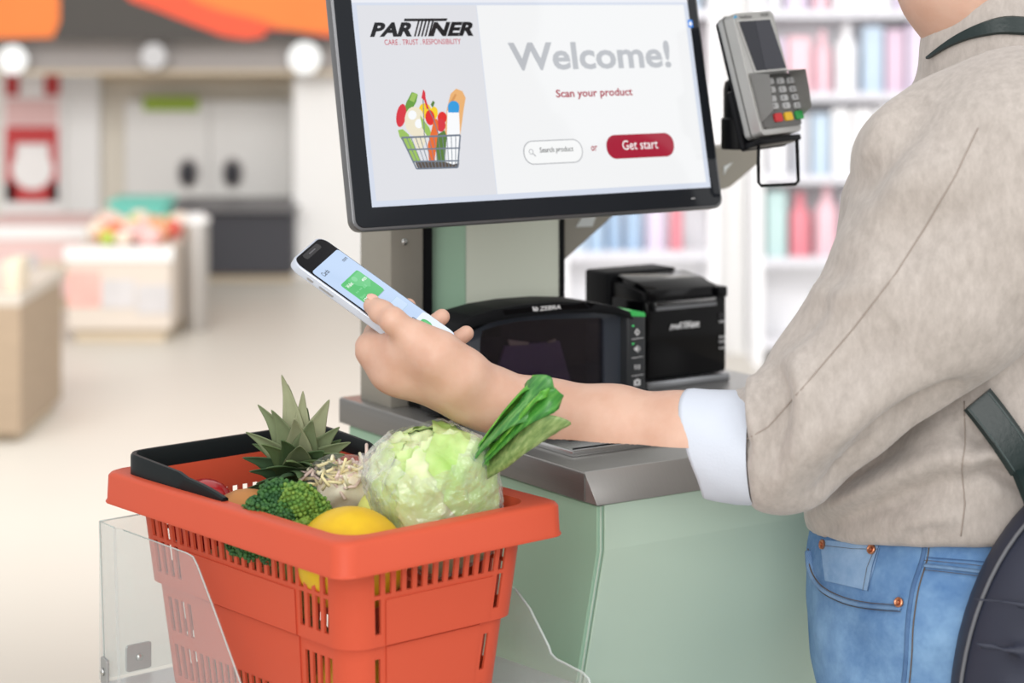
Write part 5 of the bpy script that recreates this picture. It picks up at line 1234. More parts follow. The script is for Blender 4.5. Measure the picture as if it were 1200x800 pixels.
phr([(cu0 + .002, cv1 - .001), (cu0 + 0.016, cv1 - .001), (cu0 + .021, cv1 - 0.012), (cu0 + .012, cv1 - 0.026), (cu0 + .002, cv1 - 0.03)], DG, 0.0012, 'card_wave')
phr([(cu0 + 0.005 + 0.0032 * math.cos(k * .5236), cv0 + 0.026 + 0.0045 * math.sin(k * .5236)) for k in range(12)], LG, 0.0013, 'card_mark')
def phtext(s, u0, u1, v0, v1, m, nm='screen_text', lift=0.0014):
    # screen text reads across the short side of the phone: x runs near -> far, y runs bottom -> top
    fr = Frame(PHF.o, PHF.v, -PHF.u); text(nm, s, fr, v0, v1, -u1, -u0, lift, m, so, 0.01)
phtext('Wallet', cu0 + 0.004, cu0 + 0.008, cv0 + 0.004, cv0 + 0.017, SWHITE)
phtext('4920', cu0 + 0.010, cu0 + 0.013, cv1 - 0.013, cv1 - 0.003, SWHITE)
phtext('** ** 68', cu0 + 0.015, cu0 + 0.0185, cv0 + 0.005, cv0 + 0.030, LG)
phtext('Balance', cu0 + 0.021, cu0 + 0.024, cv0 + 0.003, cv0 + 0.014, LG)
phtext('1280', cu0 + 0.025, cu0 + 0.029, cv0 + 0.003, cv0 + 0.017, SWHITE)
phtext('Cards', -PLn / 2 + 0.029, -PLn / 2 + 0.034, -PWn / 2 + 0.010, -PWn / 2 + 0.024, INK)
phtext('more', -PLn / 2 + 0.033, -PLn / 2 + 0.036, PWn / 2 - 0.018, PWn / 2 - 0.008, INK)
phr(rrect(0.013, 0.027, -0.004, 0.026, 0.002, 4), glow('box_line', (176, 204, 226), 1.0), 0.0010, 'outline_box'); phr(rrect(0.0137, 0.0263, -0.0033, 0.0253, 0.0016, 4), glow('box_fill', (196, 216, 242), 1.0), 0.0012, 'outline_fill')
phtext('520', 0.038, 0.044, -0.004, 0.011, INK); phtext('A', 0.030, 0.034, -0.002, 0.003, INK)
phr(rrect(0.046, 0.058, -0.012, 0.022, 0.0055, 6), MG, 0.0012, 'green_button'); phr(rrect(0.049, 0.0555, 0.000, 0.019, 0.003, 6), DG, 0.0014, 'button_sheen')
b = bmesh.new(); prism(b, rrect(-0.046, -0.030, -0.006, -0.0038, 0.0009), -PWn / 2 - 0.0005, -PWn / 2 + 0.001, 'xz', 0.0002, 1); obj('side_button', b, ALU, phone, 30, PHF.M)
b = bmesh.new(); prism(b, rrect(-0.060, -0.053, -0.006, -0.0038, 0.0009), -PWn / 2 - 0.0005, -PWn / 2 + 0.001, 'xz', 0.0002, 1); obj('side_button', b, ALU, phone, 30, PHF.M)

# ------------------------------------------------------------ the shopper
SKIN = mat('skin', (212, 174, 154), 0.46, var=0.05, vscale=45, sss=0.12, bump=0.06, bscale=700, col2=(206, 164, 143), detail=6)
NAIL = mat('nail', (226, 178, 160), 0.25, coat=0.3)
HAIR = mat('hair_brown', (62, 44, 34), 0.5, var=0.3, vscale=80)
sh_base = (0.44, 2.15, 0.0)
shopper = thing('person', 'person in a beige sweater and blue jeans holding a phone over the kiosk', 'person', sh_base)

# --- hand and forearm, high resolution
wrist = P(575, 468, 2.055); elbow = P(900, 527, 2.0)
HS = SDF(P(415, 330, 2.05) - np.array([0, 0.12, 0.16]) * np.array([0, 1, 0.0]) - np.array([0, 0, 0.14]), P(850, 320, 2.05) + np.array([0.0, 0.13, 0.02]), 0.00125)
fo = [wrist, P(640, 486, 2.047), P(720, 500, 2.035), P(800, 515, 2.02), P(905, 528, 2.0)]
HS.chain(fo, [0.0245, 0.0270, 0.0335, 0.0395, 0.038], 0.02)
HS.chain([wrist + np.array([0, 0.012, -0.002]), P(720, 503, 2.05)], [0.0215, 0.031], 0.02)
def hand_chain(pts, rs, k): HS.chain([ph(*p) for p in pts], rs, k)
# palm mass
kI, kM, kR, kP = (0.026, -0.031, -0.029), (0.044, -0.026, -0.039), (0.060, -0.020, -0.045), (0.080, -0.006, -0.043)
wl = wrist
def palm(p, r0, off, r1): HS.cone(ph(*p), wl + np.array(off), r0, r1, 0.014)
palm(kI, 0.0125, (0, -0.006, 0.004), 0.021); palm(kM, 0.0135, (0, 0, 0.0), 0.021); palm(kR, 0.0130, (0, 0.006, -0.003), 0.020); palm(kP, 0.012, (0, 0.012, -0.004), 0.019)
HS.ell(ph(0.062, -0.035, -0.028), (0.030, 0.022, 0.022), 0.014)
# fingers wrap under the phone, tips showing past its far edge
hand_chain([kI, (0.018, -0.010, -0.0245), (0.020, 0.020, -0.020), (0.0265, 0.0395, -0.007)], [0.0105, 0.0092, 0.0084, 0.0072], 0.004)
hand_chain([kM, (0.040, 0.006, -0.030), (0.052, 0.032, -0.020), (0.0585, 0.0455, 0.001)], [0.0110, 0.0095, 0.0088, 0.0078], 0.004)
hand_chain([kR, (0.066, 0.014, -0.034), (0.078, 0.036, -0.022), (0.0865, 0.047, 0.001)], [0.0105, 0.0092, 0.0086, 0.0076], 0.004)
hand_chain([kP, (0.090, 0.020, -0.036), (0.096, 0.032, -0.034), (0.100, 0.036, -0.022)], [0.0095, 0.0082, 0.0075, 0.0066], 0.004)
# thumb
def phn(px, py, n):
    """hand point: where a sight line meets the plane n above the phone's face -> phone frame coordinates"""
    fr = Frame(PHF.w(0, 0, n), PHF.u, PHF.v); a, c = fr.at(px, py); return (a, c, n)
tTP = phn(437, 358, 0.0102); tIP = phn(460, 375, 0.0200)
gMC, gMD, gCM = P(488, 400, 2.030), P(513, 416, 2.024), P(543, 440, 2.032)
HS.cone(wl + np.array([0.0, -0.006, 0.002]), gCM, 0.0235, 0.0222, 0.016)
HS.cone(gCM, gMD, 0.0222, 0.0205, 0.012)
HS.cone(gMD, gMC, 0.0205, 0.0158, 0.012)
HS.cone(gMC, ph(*kI), 0.012, 0.011, 0.018)
HS.cone(P(470, 424, 2.050), P(545, 462, 2.048), 0.0165, 0.0215, 0.02)
HS.cone(P(478, 412, 2.040), P(530, 440, 2.036), 0.013, 0.019, 0.02)
HS.cone(gMC, ph(*tIP), 0.0150, 0.0118, 0.006)
HS.cone(ph(*tIP), ph(*tTP), 0.0116, 0.0090, 0.004)
HS.ell((ph(*tIP) * 0.45 + ph(*tTP) * 0.55), (0.0118, 0.0112, 0.0104), 0.005)
# tendon and knuckle hints
Vh, Qh = HS.mesh(); Vh = relax(Vh, Qh, 4, 0.5)
# --- trunk, neck, head, legs, far arm: coarser, mostly under the clothes
BS = SDF((0.12, 1.84, 0.02), (0.70, 2.45, 1.72), 0.009)
X0, Y0 = 0.445, 2.15
BS.chain([(0.44, Y0, 0.86), (0.44, Y0, 1.0), (0.465, Y0, 1.2), (0.49, Y0, 1.29)], [0.115, 0.108, 0.105, 0.075], 0.04, (1, 0.78, 1))
BS.chain([(0.485, Y0, 1.31), (0.466, Y0, 1.385), (0.440, Y0, 1.437), (0.436, Y0, 1.47)], [0.058, 0.054, 0.063, 0.058], 0.02)
BS.ell((0.425, Y0, 1.565), (0.092, 0.072, 0.105), 0.02); BS.cone((0.40, Y0, 1.535), (0.372, Y0, 1.47), 0.055, 0.026, 0.03, 'add', (1, 1.0, 1))
BS.cone((0.336, Y0, 1.560), (0.322, Y0, 1.535), 0.008, 0.012, 0.012)        # nose
for s in (-1, 1):
    BS.ell((0.342, Y0 + s * 0.030, 1.568), (0.012, 0.014, 0.008), 0.006, 'sub'); BS.ell((0.435, Y0 + s * 0.074, 1.555), (0.018, 0.010, 0.030), 0.006)
    BS.ell((0.349, Y0 + s * 0.030, 1.566), (0.011, 0.011, 0.010), 0.003)
BS.cone((0.335, Y0 - 0.018, 1.502), (0.335, Y0 + 0.018, 1.502), 0.007, 0.007, 0.006)
legs = {}
for s, yy in ((-1, 2.075), (1, 2.235)):
    BS.chain([(0.425, yy, 0.84), (0.42, yy, 0.50), (0.44, yy, 0.10)], [0.085, 0.055, 0.036], 0.03)
    BS.cone((0.445, yy, 0.06), (0.32, yy, 0.045), 0.034, 0.026, 0.02)
BS.chain([(0.475, 2.30, 1.30), (0.505, 2.335, 1.05), (0.44, 2.335, 0.83)], [0.052, 0.040, 0.028], 0.03)
BS.cone((0.44, 2.335, 0.83), (0.42, 2.332, 0.745), 0.026, 0.020, 0.02)
for q, dx in enumerate((-0.016, -0.005, 0.006, 0.016)): BS.cone((0.422 + dx, 2.332, 0.75), (0.408 + dx * 1.2, 2.330, 0.675 + 0.008 * abs(q - 1.5)), 0.010, 0.0085, 0.004)
BS.cone((0.425, 2.315, 0.79), (0.405, 2.305, 0.735), 0.012, 0.0095, 0.008)
BS.chain([(0.47, 2.01, 1.32), tuple(P(1085, 330, 1.99)), tuple(P(930, 515, 2.0)), tuple(P(885, 525, 2.006))], [0.050, 0.038, 0.030, 0.030], 0.02)
Vb, Qb = BS.mesh(); Vb = relax(Vb, Qb, 3, 0.5)
me = np_mesh('body', np.concatenate([Vh, Vb]), np.concatenate([Qh, Qb + len(Vh)])); to_local(me, shopper)
link_mesh('body', me, SKIN, shopper, True)
# nails of thumb and fingertips
def nail(c, n_, along, w, l):
    n_ = np.array(n_) / np.linalg.norm(n_); along = np.array(along) - n_ * (np.array(along) @ n_); along /= np.linalg.norm(along); s = np.cross(n_, along)
    R = Matrix(((s[0], along[0], n_[0], c[0]), (s[1], along[1], n_[1], c[1]), (s[2], along[2], n_[2], c[2]), (0, 0, 0, 1)))
    b = bmesh.new(); bmesh.ops.create_uvsphere(b, u_segments=14, v_segments=8, radius=1.0, matrix=R @ Matrix.Diagonal((w, l, 0.0012, 1))); return obj('nail', b, NAIL, shopper, True)
ta = ph(*tTP) - ph(*tIP)
nn = PHF.n * 0.9 - PHF.v * 0.15 - PHF.u * 0.35
nail(ph(*tTP) + nn / np.linalg.norm(nn) * 0.0082 + ta / np.linalg.norm(ta) * 0.002, nn, ta, 0.0052, 0.0066)

# --- sweater
SW = SDF((0.10, 1.82, 0.86), (0.72, 2.48, 1.47), 0.0042)
SLV = [P(1200, 212, 2.0), P(1094, 336, 1.985), P(982, 455, 1.985), P(918, 524, 2.0), P(842, 522, 2.015)]
SR = [0.122, 0.093, 0.067, 0.0560, 0.0505]
SW.chain([(0.441, Y0, 0.86), (0.443, Y0, 1.0), (0.465, Y0, 1.2), (0.488, Y0, 1.30)], [0.158, 0.150, 0.132, 0.100], 0.05, (1, 0.93, 1))
SW.chain([(0.48, 2.28, 1.30), (0.51, 2.34, 1.05), (0.445, 2.335, 0.885)], [0.075, 0.052, 0.042], 0.03)
SW.chain([(0.497, Y0, 1.32), (0.472, Y0, 1.385), (0.466, Y0, 1.43)], [0.088, 0.067, 0.064], 0.03)
SW.chain(SLV, SR, 0.010)
SW.ell(P(1080, 198, 2.0), (0.0640, 0.085, 0.068), 0.035)
SW.plane_cut(P(869, 524, 2.012), (-1, 0.03, -0.16), 0.004)
SW.plane_cut((0.45, 2.0, 0.9315), (0.06, -0.12, -1.0), 0.004)
SW.plane_cut((0.452, Y0, 1.424), (-0.42, 0, 1), 0.004)
Vs, Qs = SW.mesh(); Vs = relax(Vs, Qs, 5, 0.5)
bv_nrm = None
def vnormals(V, Q):
    n = np.cross(V[Q[:, 2]] - V[Q[:, 0]], V[Q[:, 3]] - V[Q[:, 1]]); N = np.zeros_like(V)
    for c in range(4):
        for q in range(3): N[:, q] += np.bincount(Q[:, c], n[:, q], minlength=len(V))
    return N / (np.linalg.norm(N, axis=1)[:, None] + 1e-12)
Ns = vnormals(Vs, Qs)
Vs = Vs + Ns * (0.0016 * noise3(Vs, 40, 3) + 0.0011 * noise3(Vs, 90, 4))[:, None]
def px_folds(V, N, lines):
    """press grooves (h < 0) and raise folds (h > 0) along lines drawn on the near side of a cloth; w in picture points"""
    px = 600 + V[:, 0] / V[:, 1] * FPX; py = (CAMH - V[:, 2]) / V[:, 1] * FPX
    face = ((np.array([0, 0, CAMH]) - V) * N).sum(1) / np.linalg.norm(V - np.array([0, 0, CAMH]), axis=1)
    m = np.clip((face + 0.05) / 0.3, 0, 1); out = np.zeros(len(V))
    for pts, w, h in lines:
        pts = sm2l(pts); best = np.full(len(V), 1e9); tt = np.zeros(len(V)); n = len(pts) - 1
        for i in range(n):
            a, b_ = np.array(pts[i]), np.array(pts[i + 1]); d = b_ - a; L = max(d @ d, 1e-6)
            t_ = np.clip(((px - a[0]) * d[0] + (py - a[1]) * d[1]) / L, 0, 1); ds = np.hypot(px - a[0] - t_ * d[0], py - a[1] - t_ * d[1])
            up_ = ds < best; best = np.where(up_, ds, best); tt = np.where(up_, (i + t_) / n, tt)
        taper = np.sin(np.clip(tt, 0.04, 0.96) * math.pi) ** 0.6
        out += 2.4 * h * np.exp(-(best / w) ** 2) * taper
    return V + N * (out * m)[:, None]
def sm2l(pts, n=5): return [(v.x, v.y) for v in smooth_path([(a, c, 0) for a, c in pts], n)]
bvh_s0 = BVHTree.FromPolygons([Vector(v) for v in relax(Vs, Qs, 12)], [list(map(int, q)) for q in Qs])
Vs = px_folds(Vs, Ns, [
    ([(1004, 240), (1035, 175), (1095, 112)], 26, -0.0075), ([(1006, 190), (1030, 145), (1062, 105)], 12, 0.0035), ([(1008, 275), (1060, 215), (1125, 190)], 26, 0.0045), ([(1040, 330), (1090, 270), (1150, 250)], 24, -0.003),
    ([(874, 452), (868, 490), (874, 530)], 9, -0.005), ([(888, 436), (886, 480), (884, 520)], 12, 0.006), ([(906, 425), (918, 465), (912, 520), (900, 560)], 12, -0.005), ([(930, 420), (940, 470), (925, 540)], 15, 0.004),
    ([(890, 575), (960, 520), (1050, 440)], 24, 0.004), ([(960, 470), (1010, 420), (1060, 390)], 22, -0.003), ([(900, 415), (950, 370), (990, 300)], 14, -0.004), ([(940, 330), (985, 345), (1040, 330)], 16, 0.003),
    ([(985, 548), (1045, 503), (1090, 478), (1140, 455)], 15, -0.011), ([(955, 578), (1010, 550), (1062, 520)], 11, -0.006), ([(955, 604), (1040, 562), (1100, 536), (1135, 530)], 18, 0.007), ([(952, 622), (1040, 588), (1122, 560)], 13, -0.004),
    ([(1128, 545), (1162, 533), (1205, 548)], 13, 0.007), ([(1133, 562), (1165, 551), (1205, 574)], 10, -0.005), ([(1128, 490), (1150, 520), (1200, 575)], 16, -0.005), ([(1040, 620), (1090, 606), (1125, 606)], 12, 0.003)])
def knit(name):
    m = bpy.data.materials.new(name); m.use_nodes = True; nt = m.node_tree; b = nt.nodes['Principled BSDF']; b.inputs['Roughness'].default_value = 0.9; b.inputs['Specular IOR Level'].default_value = 0.15; b.inputs['Sheen Weight'].default_value = 0.25
    tc = nt.nodes.new('ShaderNodeTexCoord'); n1 = nt.nodes.new('ShaderNodeTexNoise'); n1.inputs['Scale'].default_value = 130; n1.inputs['Detail'].default_value = 5; n1.inputs['Roughness'].default_value = 0.7
    mp = nt.nodes.new('ShaderNodeMapping'); mp.inputs['Rotation'].default_value = (0.2, 0.6, 0.3); mp.inputs['Scale'].default_value = (1.0, 1.0, 0.45)
    nt.links.new(tc.outputs['Object'], mp.inputs[0]); nt.links.new(mp.outputs[0], n1.inputs['Vector'])
    rp = nt.nodes.new('ShaderNodeValToRGB'); rp.color_ramp.elements[0].position = 0.30; rp.color_ramp.elements[0].color = srgb(168, 160, 154); rp.color_ramp.elements[1].position = 0.72; rp.color_ramp.elements[1].color = srgb(191, 183, 177)
    nt.links.new(n1.outputs['Fac'], rp.inputs[0]); nt.links.new(rp.outputs[0], b.inputs['Base Color'])
    n2 = nt.nodes.new('ShaderNodeTexNoise'); n2.inputs['Scale'].default_value = 1100; n2.inputs['Detail'].default_value = 2; bp = nt.nodes.new('ShaderNodeBump'); bp.inputs['Strength'].default_value = 0.25; bp.inputs['Distance'].default_value = 0.001
    nt.links.new(tc.outputs['Object'], n2.inputs['Vector']); nt.links.new(n2.outputs['Fac'], bp.inputs['Height']); nt.links.new(bp.outputs[0], b.inputs['Normal']); return m
KNIT = knit('sweater_knit')
me = np_mesh('sweater', Vs, Qs); to_local(me, shopper); swo = link_mesh('sweater', me, KNIT, shopper, True, 'beige heather knit sweater with a raised collar')
bvh_s = BVHTree.FromPolygons([Vector(v) for v in Vs], [list(map(int, q)) for q in Qs])
def drape(bv, pts, off=0.001, n=6, fallback=2.0):
    """lay a picture line onto a surface: where each sight line meets it"""
    out = []
    pp = [(a, c) for a, c in pts]
    dense = []
    for (a, c), (e, g) in zip(pp, pp[1:]):
        for k in range(n): dense.append((a + (e - a) * k / n, c + (g - c) * k / n))
    dense.append(pp[-1]); last = None
    for a, c in dense:
        dr = Vector(((a - 600) / FPX, 1, -c / FPX)).normalized(); h = bv.ray_cast(Vector((0, 0, CAMH)), dr)
        if h[0] is None:
            if last is not None: continue
            continue
        out.append(h[0] + h[1] * off); last = h[0]
    return out
SEAM = mat('seam_shadow', (158, 147, 139), 0.9)
for pts in ([(1146, 150), (1120, 205), (1085, 265), (1050, 320), (1000, 385), (940, 455), (900, 500), (862, 522)], [(1130, 470), (1131, 520), (1127, 550), (1131, 590), (1126, 628)]):
    p = drape(bvh_s, pts, 0.0002)
    if len(p) > 2:
        b = bmesh.new(); tube(b, p, 0.0007, 6); obj('seam', b, SEAM, swo, True)
# --- rolled white shirt cuff
CUFF = mat('cuff_cotton', (206, 213, 226), 0.8, bump=0.15, bscale=500)
c0, c1 = P(884, 526, 2.006), P(815, 518, 2.020)
cd = (c1 - c0); cl = np.linalg.norm(cd); cd /= cl; cs = np.cross(cd, [0, 1, 0]); cs /= np.linalg.norm(cs); cu_ = np.cross(cs, cd)
b = bmesh.new(); rows = []
for t_, r in ((0.0, 0.0500), (0.12, 0.0508), (0.35, 0.0506), (0.7, 0.0496), (0.93, 0.0488), (1.0, 0.0478), (0.985, 0.0448), (0.8, 0.0440), (0.2, 0.0440)):
    row = []
    for k in range(48):
        a = 2 * math.pi * k / 48; rr_ = r * (1 + 0.018 * math.sin(3 * a + 2 * t_) + 0.010 * math.sin(7 * a + 5 * t_)); skew = 0.16 * math.sin(a)
        # cs points up in the picture; the mouth slants so that its lower end lies further back
        q = c0 + cd * (cl * t_ - 0.011 * math.cos(a) * (0.4 + 0.6 * t_) + 0.004 * math.sin(2 * a) * t_) + cs * math.cos(a) * rr_ + cu_ * math.sin(a) * rr_ * 0.96
        row.append(b.verts.new(q))
    rows.append(row)
for A, B_ in zip(rows, rows[1:]):
    for k in range(48): b.faces.new((A[k], A[(k + 1) % 48], B_[(k + 1) % 48], B_[k]))
obj('shirt_cuff', b, CUFF, shopper, True, label='white turned-back shirt cuff')

# --- jeans
JN = SDF((0.24, 1.93, 0.05), (0.66, 2.40, 1.02), 0.006)
JN.chain([(0.437, Y0, 0.80), (0.440, Y0, 0.88), (0.442, Y0, 0.97)], [0.149, 0.146, 0.132], 0.03, (1, 0.96, 1))
JN.chain([(0.430, 2.075, 0.84), (0.415, 2.07, 0.50), (0.435, 2.075, 0.10)], [0.112, 0.082, 0.068], 0.03)
JN.chain([(0.430, 2.225, 0.84), (0.425, 2.235, 0.50), (0.44, 2.235, 0.10)], [0.110, 0.080, 0.068], 0.03)
JN.cone((0.36, 2.10, 0.80), (0.36, 2.07, 0.70), 0.066, 0.060, 0.03)
JN.plane_cut((0.44, Y0, 0.965), (0, 0, 1), 0.004); JN.plane_cut((0.44, Y0, 0.065), (0, 0, -1), 0.004)
Vj, Qj = JN.mesh(); Vj = relax(Vj, Qj, 4, 0.5); Nj = vnormals(Vj, Qj)
Vj = Vj + Nj * (0.0016 * noise3(Vj, 45, 13) + 0.0007 * noise3(Vj, 130, 14))[:, None]
def denim(name, base, pale):
    m = bpy.data.materials.new(name); m.use_nodes = True; nt = m.node_tree; b = nt.nodes['Principled BSDF']; b.inputs['Roughness'].default_value = 0.85; b.inputs['Specular IOR Level'].default_value = 0.15
    tc = nt.nodes.new('ShaderNodeTexCoord'); n1 = nt.nodes.new('ShaderNodeTexNoise'); n1.inputs['Scale'].default_value = 14; n1.inputs['Detail'].default_value = 8; n1.inputs['Roughness'].default_value = 0.7
    nt.links.new(tc.outputs['Object'], n1.inputs['Vector']); rp = nt.nodes.new('ShaderNodeValToRGB'); rp.color_ramp.elements[0].position = 0.32; rp.color_ramp.elements[0].color = srgb(*base); rp.color_ramp.elements[1].position = 0.70; rp.color_ramp.elements[1].color = srgb(*pale)
    w = nt.nodes.new('ShaderNodeTexWave'); w.inputs['Scale'].default_value = 260; w.inputs['Distortion'].default_value = 2.0; mp = nt.nodes.new('ShaderNodeMapping'); mp.inputs['Rotation'].default_value = (0, 0.8, 0.3); nt.links.new(tc.outputs['Object'], mp.inputs[0]); nt.links.new(mp.outputs[0], w.inputs['Vector'])
    mx = nt.nodes.new('ShaderNodeMix'); mx.data_type = 'RGBA'; mx.blend_type = 'MULTIPLY'; mx.inputs['Factor'].default_value = 0.22
    nt.links.new(n1.outputs['Fac'], rp.inputs[0]); nt.links.new(rp.outputs[0], mx.inputs['A']); nt.links.new(w.outputs['Color'], mx.inputs['B']); nt.links.new(mx.outputs['Result'], b.inputs['Base Color'])
    bp = nt.nodes.new('ShaderNodeBump'); bp.inputs['Strength'].default_value = 0.3; bp.inputs['Distance'].default_value = 0.0008; nt.links.new(w.outputs['Fac'], bp.inputs['Height']); nt.links.new(bp.outputs[0], b.inputs['Normal']); return m
DENIM = denim('denim', (84, 126, 180), (144, 184, 224)); DENIM2 = denim('denim_pocket', (96, 132, 178), (156, 188, 220))
me = np_mesh('jeans', Vj, Qj); to_local(me, shopper); jeans = link_mesh('jeans', me, DENIM, shopper, True, 'light blue denim jeans')
bvh_j = BVHTree.FromPolygons([Vector(v) for v in Vj], [list(map(int, q)) for q in Qj])
STITCH = mat('stitch_brown', (98, 84, 66), 0.8); DSEAM = denim('denim_seam', (64, 96, 142), (112, 146, 188)); COPPER = mat('copper_rivet', (196, 132, 100), 0.3, 0.85)
def strip(bv, pts, w, off, m, name, parent, n=5):
    """a cloth strip of half width w draped along a picture line"""
    p = smooth_path(drape(bv, pts, off, n), 2) if len(drape(bv, pts, off, n)) > 2 else []
    if len(p) < 3: return None
    b = bmesh.new(); tube(b, p, w, 8, True, 0.35); return obj(name, b, m, parent, True)
def sm2(pts, n=5): return [(v.x, v.y) for v in smooth_path([(a, c, 0) for a, c in pts], n)]
pk = sm2([(950, 640), (953, 664), (966, 683), (990, 696), (1020, 703), (1057, 706)])
pk2 = [(a, c + 13) for a, c in pk]
pp = strip(bvh_j, [(a, c + 6) for a, c in pk], 0.0052, 0.0006, DENIM2, 'pocket_edge', jeans, 1)
strip(bvh_j, [(a, c + 3) for a, c in pk], 0.0006, 0.0026, STITCH, 'stitch_line', pp, 1); strip(bvh_j, [(a, c + 10.5) for a, c in pk], 0.0006, 0.0026, STITCH, 'stitch_line', pp, 1)
cp = [(966, 640), (1030, 643), (1031, 634), (1033, 650), (1020, 665), (1018, 690)]
# coin pocket panel: a draped quad grid
def patch(bv, quad, off, m, name, parent, n=10):
    b = bmesh.new(); g = []
    for i in range(n + 1):
        row = []
        for j in range(n + 1):
            u, v = i / n, j / n
            a = [(1 - u) * (1 - v) * quad[0][q] + u * (1 - v) * quad[1][q] + u * v * quad[2][q] + (1 - u) * v * quad[3][q] for q in (0, 1)]
            d = drape(bv, [tuple(a), (a[0] + 0.01, a[1])], off, 1); row.append(b.verts.new(d[0]) if d else None)
        g.append(row)
    for i in range(n):
        for j in range(n):
            q = [g[i][j], g[i + 1][j], g[i + 1][j + 1], g[i][j + 1]]
            if all(q): b.faces.new(q)
    return obj(name, b, m, parent, True)
cpk = patch(bvh_j, [(962, 632), (1032, 640), (1018, 692), (968, 680)], 0.0013, denim('denim_coin', (122, 160, 204), (176, 206, 238)), 'coin_pocket', jeans)
strip(bvh_j, [(966, 639), (1000, 643), (1030, 644)], 0.0005, 0.0024, STITCH, 'stitch_line', cpk); strip(bvh_j, [(1031, 640), (1024, 662), (1018, 692)], 0.0012, 0.0016, DSEAM, 'pocket_seam', cpk); strip(bvh_j, [(1026, 645), (1018, 665), (1013, 692)], 0.0005, 0.0024, STITCH, 'stitch_line', cpk)
for x, y in ((966, 638), (1023, 644), (1055, 706)):
    d = drape(bvh_j, [(x, y), (x + 0.5, y)], 0.0, 1)
    if d:
        dr = Vector(((x - 600) / FPX, 1, -y / FPX)).normalized(); h = bvh_j.ray_cast(Vector((0, 0, CAMH)), dr); qn = Vector((0, 0, 1)).rotation_difference(h[1]).to_matrix().to_4x4()
        b = bmesh.new(); lathe(b, [(0.0046, 0.0), (0.0046, 0.002), (0.0036, 0.0026), (0.0018, 0.0016), (0.0015, 0.0032), (0.0004, 0.0036)], 18, Matrix.Translation(h[0] + h[1] * 0.0016) @ qn); obj('rivet', b, COPPER, jeans, 40)
strip(bvh_j, sm2([(1085, 630), (1081, 655), (1070, 690), (1064, 730), (1062, 770), (1058, 812)]), 0.0022, 0.0004, DSEAM, 'side_seam', jeans, 1)
strip(bvh_j, sm2([(1090, 630), (1087, 655), (1077, 690), (1071, 730), (1069, 770), (1065, 812)]), 0.0006, 0.0010, STITCH, 'stitch_line', jeans, 1)
yk = strip(bvh_j, [(1084, 662), (1130, 667), (1186, 674)], 0.0048, 0.0005, DENIM2, 'yoke_seam', jeans)
strip(bvh_j, [(1084, 657), (1130, 661), (1186, 668)], 0.0006, 0.0022, STITCH, 'stitch_line', yk); strip(bvh_j, [(1083, 668), (1130, 673), (1184, 680)], 0.0006, 0.0022, STITCH, 'stitch_line', yk)
strip(bvh_j, [(1086, 653), (1140, 657), (1190, 662)], 0.0010, 0.0006, DSEAM, 'waist_seam', jeans)
EYE = mat('eye_white', (232, 228, 222), 0.2); IRIS = mat('eye_iris', (70, 50, 36), 0.2)
for s_i in (-1, 1):
    b = bmesh.new(); bmesh.ops.create_uvsphere(b, u_segments=14, v_segments=10, radius=0.0115, matrix=Matrix.Translation((0.3495, Y0 + s_i * 0.030, 1.5675))); e_ = obj('eye', b, EYE, shopper, True)
    b = bmesh.new(); bmesh.ops.create_uvsphere(b, u_segments=12, v_segments=8, radius=0.0058, matrix=Matrix.Translation((0.3433, Y0 + s_i * 0.030, 1.5655))); obj('iris', b, IRIS, e_, True)
# --- hair and shoes (above and below the picture)
HSD = SDF((0.28, 2.0, 1.42), (0.58, 2.30, 1.72), 0.006)
HSD.ell((0.443, Y0, 1.595), (0.094, 0.082, 0.100), 0.01); HSD.ell((0.36, Y0, 1.545), (0.062, 0.09, 0.075), 0.015, 'sub'); HSD.ell((0.425, Y0, 1.47), (0.12, 0.12, 0.055), 0.015, 'sub')
Vq, Qq = HSD.mesh(); me = np_mesh('hair', relax(Vq, Qq, 2), Qq); to_local(me, shopper); link_mesh('hair', me, HAIR, shopper, True)
SHOE = mat('shoe_leather', (70, 62, 56), 0.5); SOLE = mat('shoe_sole', (220, 216, 208), 0.6)
for yy in (2.075, 2.235):
    SD = SDF((0.24, yy - 0.08, -0.01), (0.55, yy + 0.08, 0.16), 0.006)
    SD.chain([(0.45, yy, 0.06), (0.38, yy, 0.055), (0.31, yy, 0.042)], [0.048, 0.044, 0.040], 0.02); SD.cone((0.445, yy, 0.06), (0.44, yy, 0.115), 0.045, 0.042, 0.02); SD.plane_cut((0, 0, 0.014), (0, 0, -1)); SD.plane_cut((0, 0, 0.115), (0, 0, 1))
    Vq, Qq = SD.mesh(); me = np_mesh('shoe', relax(Vq, Qq, 1), Qq); to_local(me, shopper); so_ = link_mesh('shoe', me, SHOE, shopper, True)
    b = bmesh.new(); prism(b, rrect(0.268, 0.495, yy - 0.043, yy + 0.043, 0.04), 0.0, 0.018, 'xy', 0.003); obj('sole', b, SOLE, so_, 30)

# ------------------------------------------------------------ backpack
NAVY = mat('navy_nylon', (46, 50, 66), 0.55, var=0.15, vscale=12, bump=0.2, bscale=30); PIPE = mat('pack_piping', (104, 106, 112), 0.5); STRAP = mat('strap_leather', (22, 38, 38), 0.35, bump=0.15, bscale=250); STRAPST = mat('strap_stitch', (70, 84, 84), 0.6)
pkc = P(1312, 850, 1.955)
pack = thing('backpack', 'dark navy backpack hanging behind the shopper on a black strap', 'backpack', (pkc[0], pkc[1], pkc[2] - 0.22))
BP = SDF(pkc - np.array([0.2, 0.13, 0.27]), pkc + np.array([0.2, 0.13, 0.30]), 0.006)
BP.ell(pkc, (0.150, 0.085, 0.232), 0.02); BP.ell(pkc + np.array([0.04, -0.005, 0.02]), (0.13, 0.105, 0.20), 0.03)
for k in range(4): BP.cone(P(1140, 700 + 55 * k, 1.90), P(1300, 722 + 55 * k, 1.875), 0.004, 0.006, 0.012)
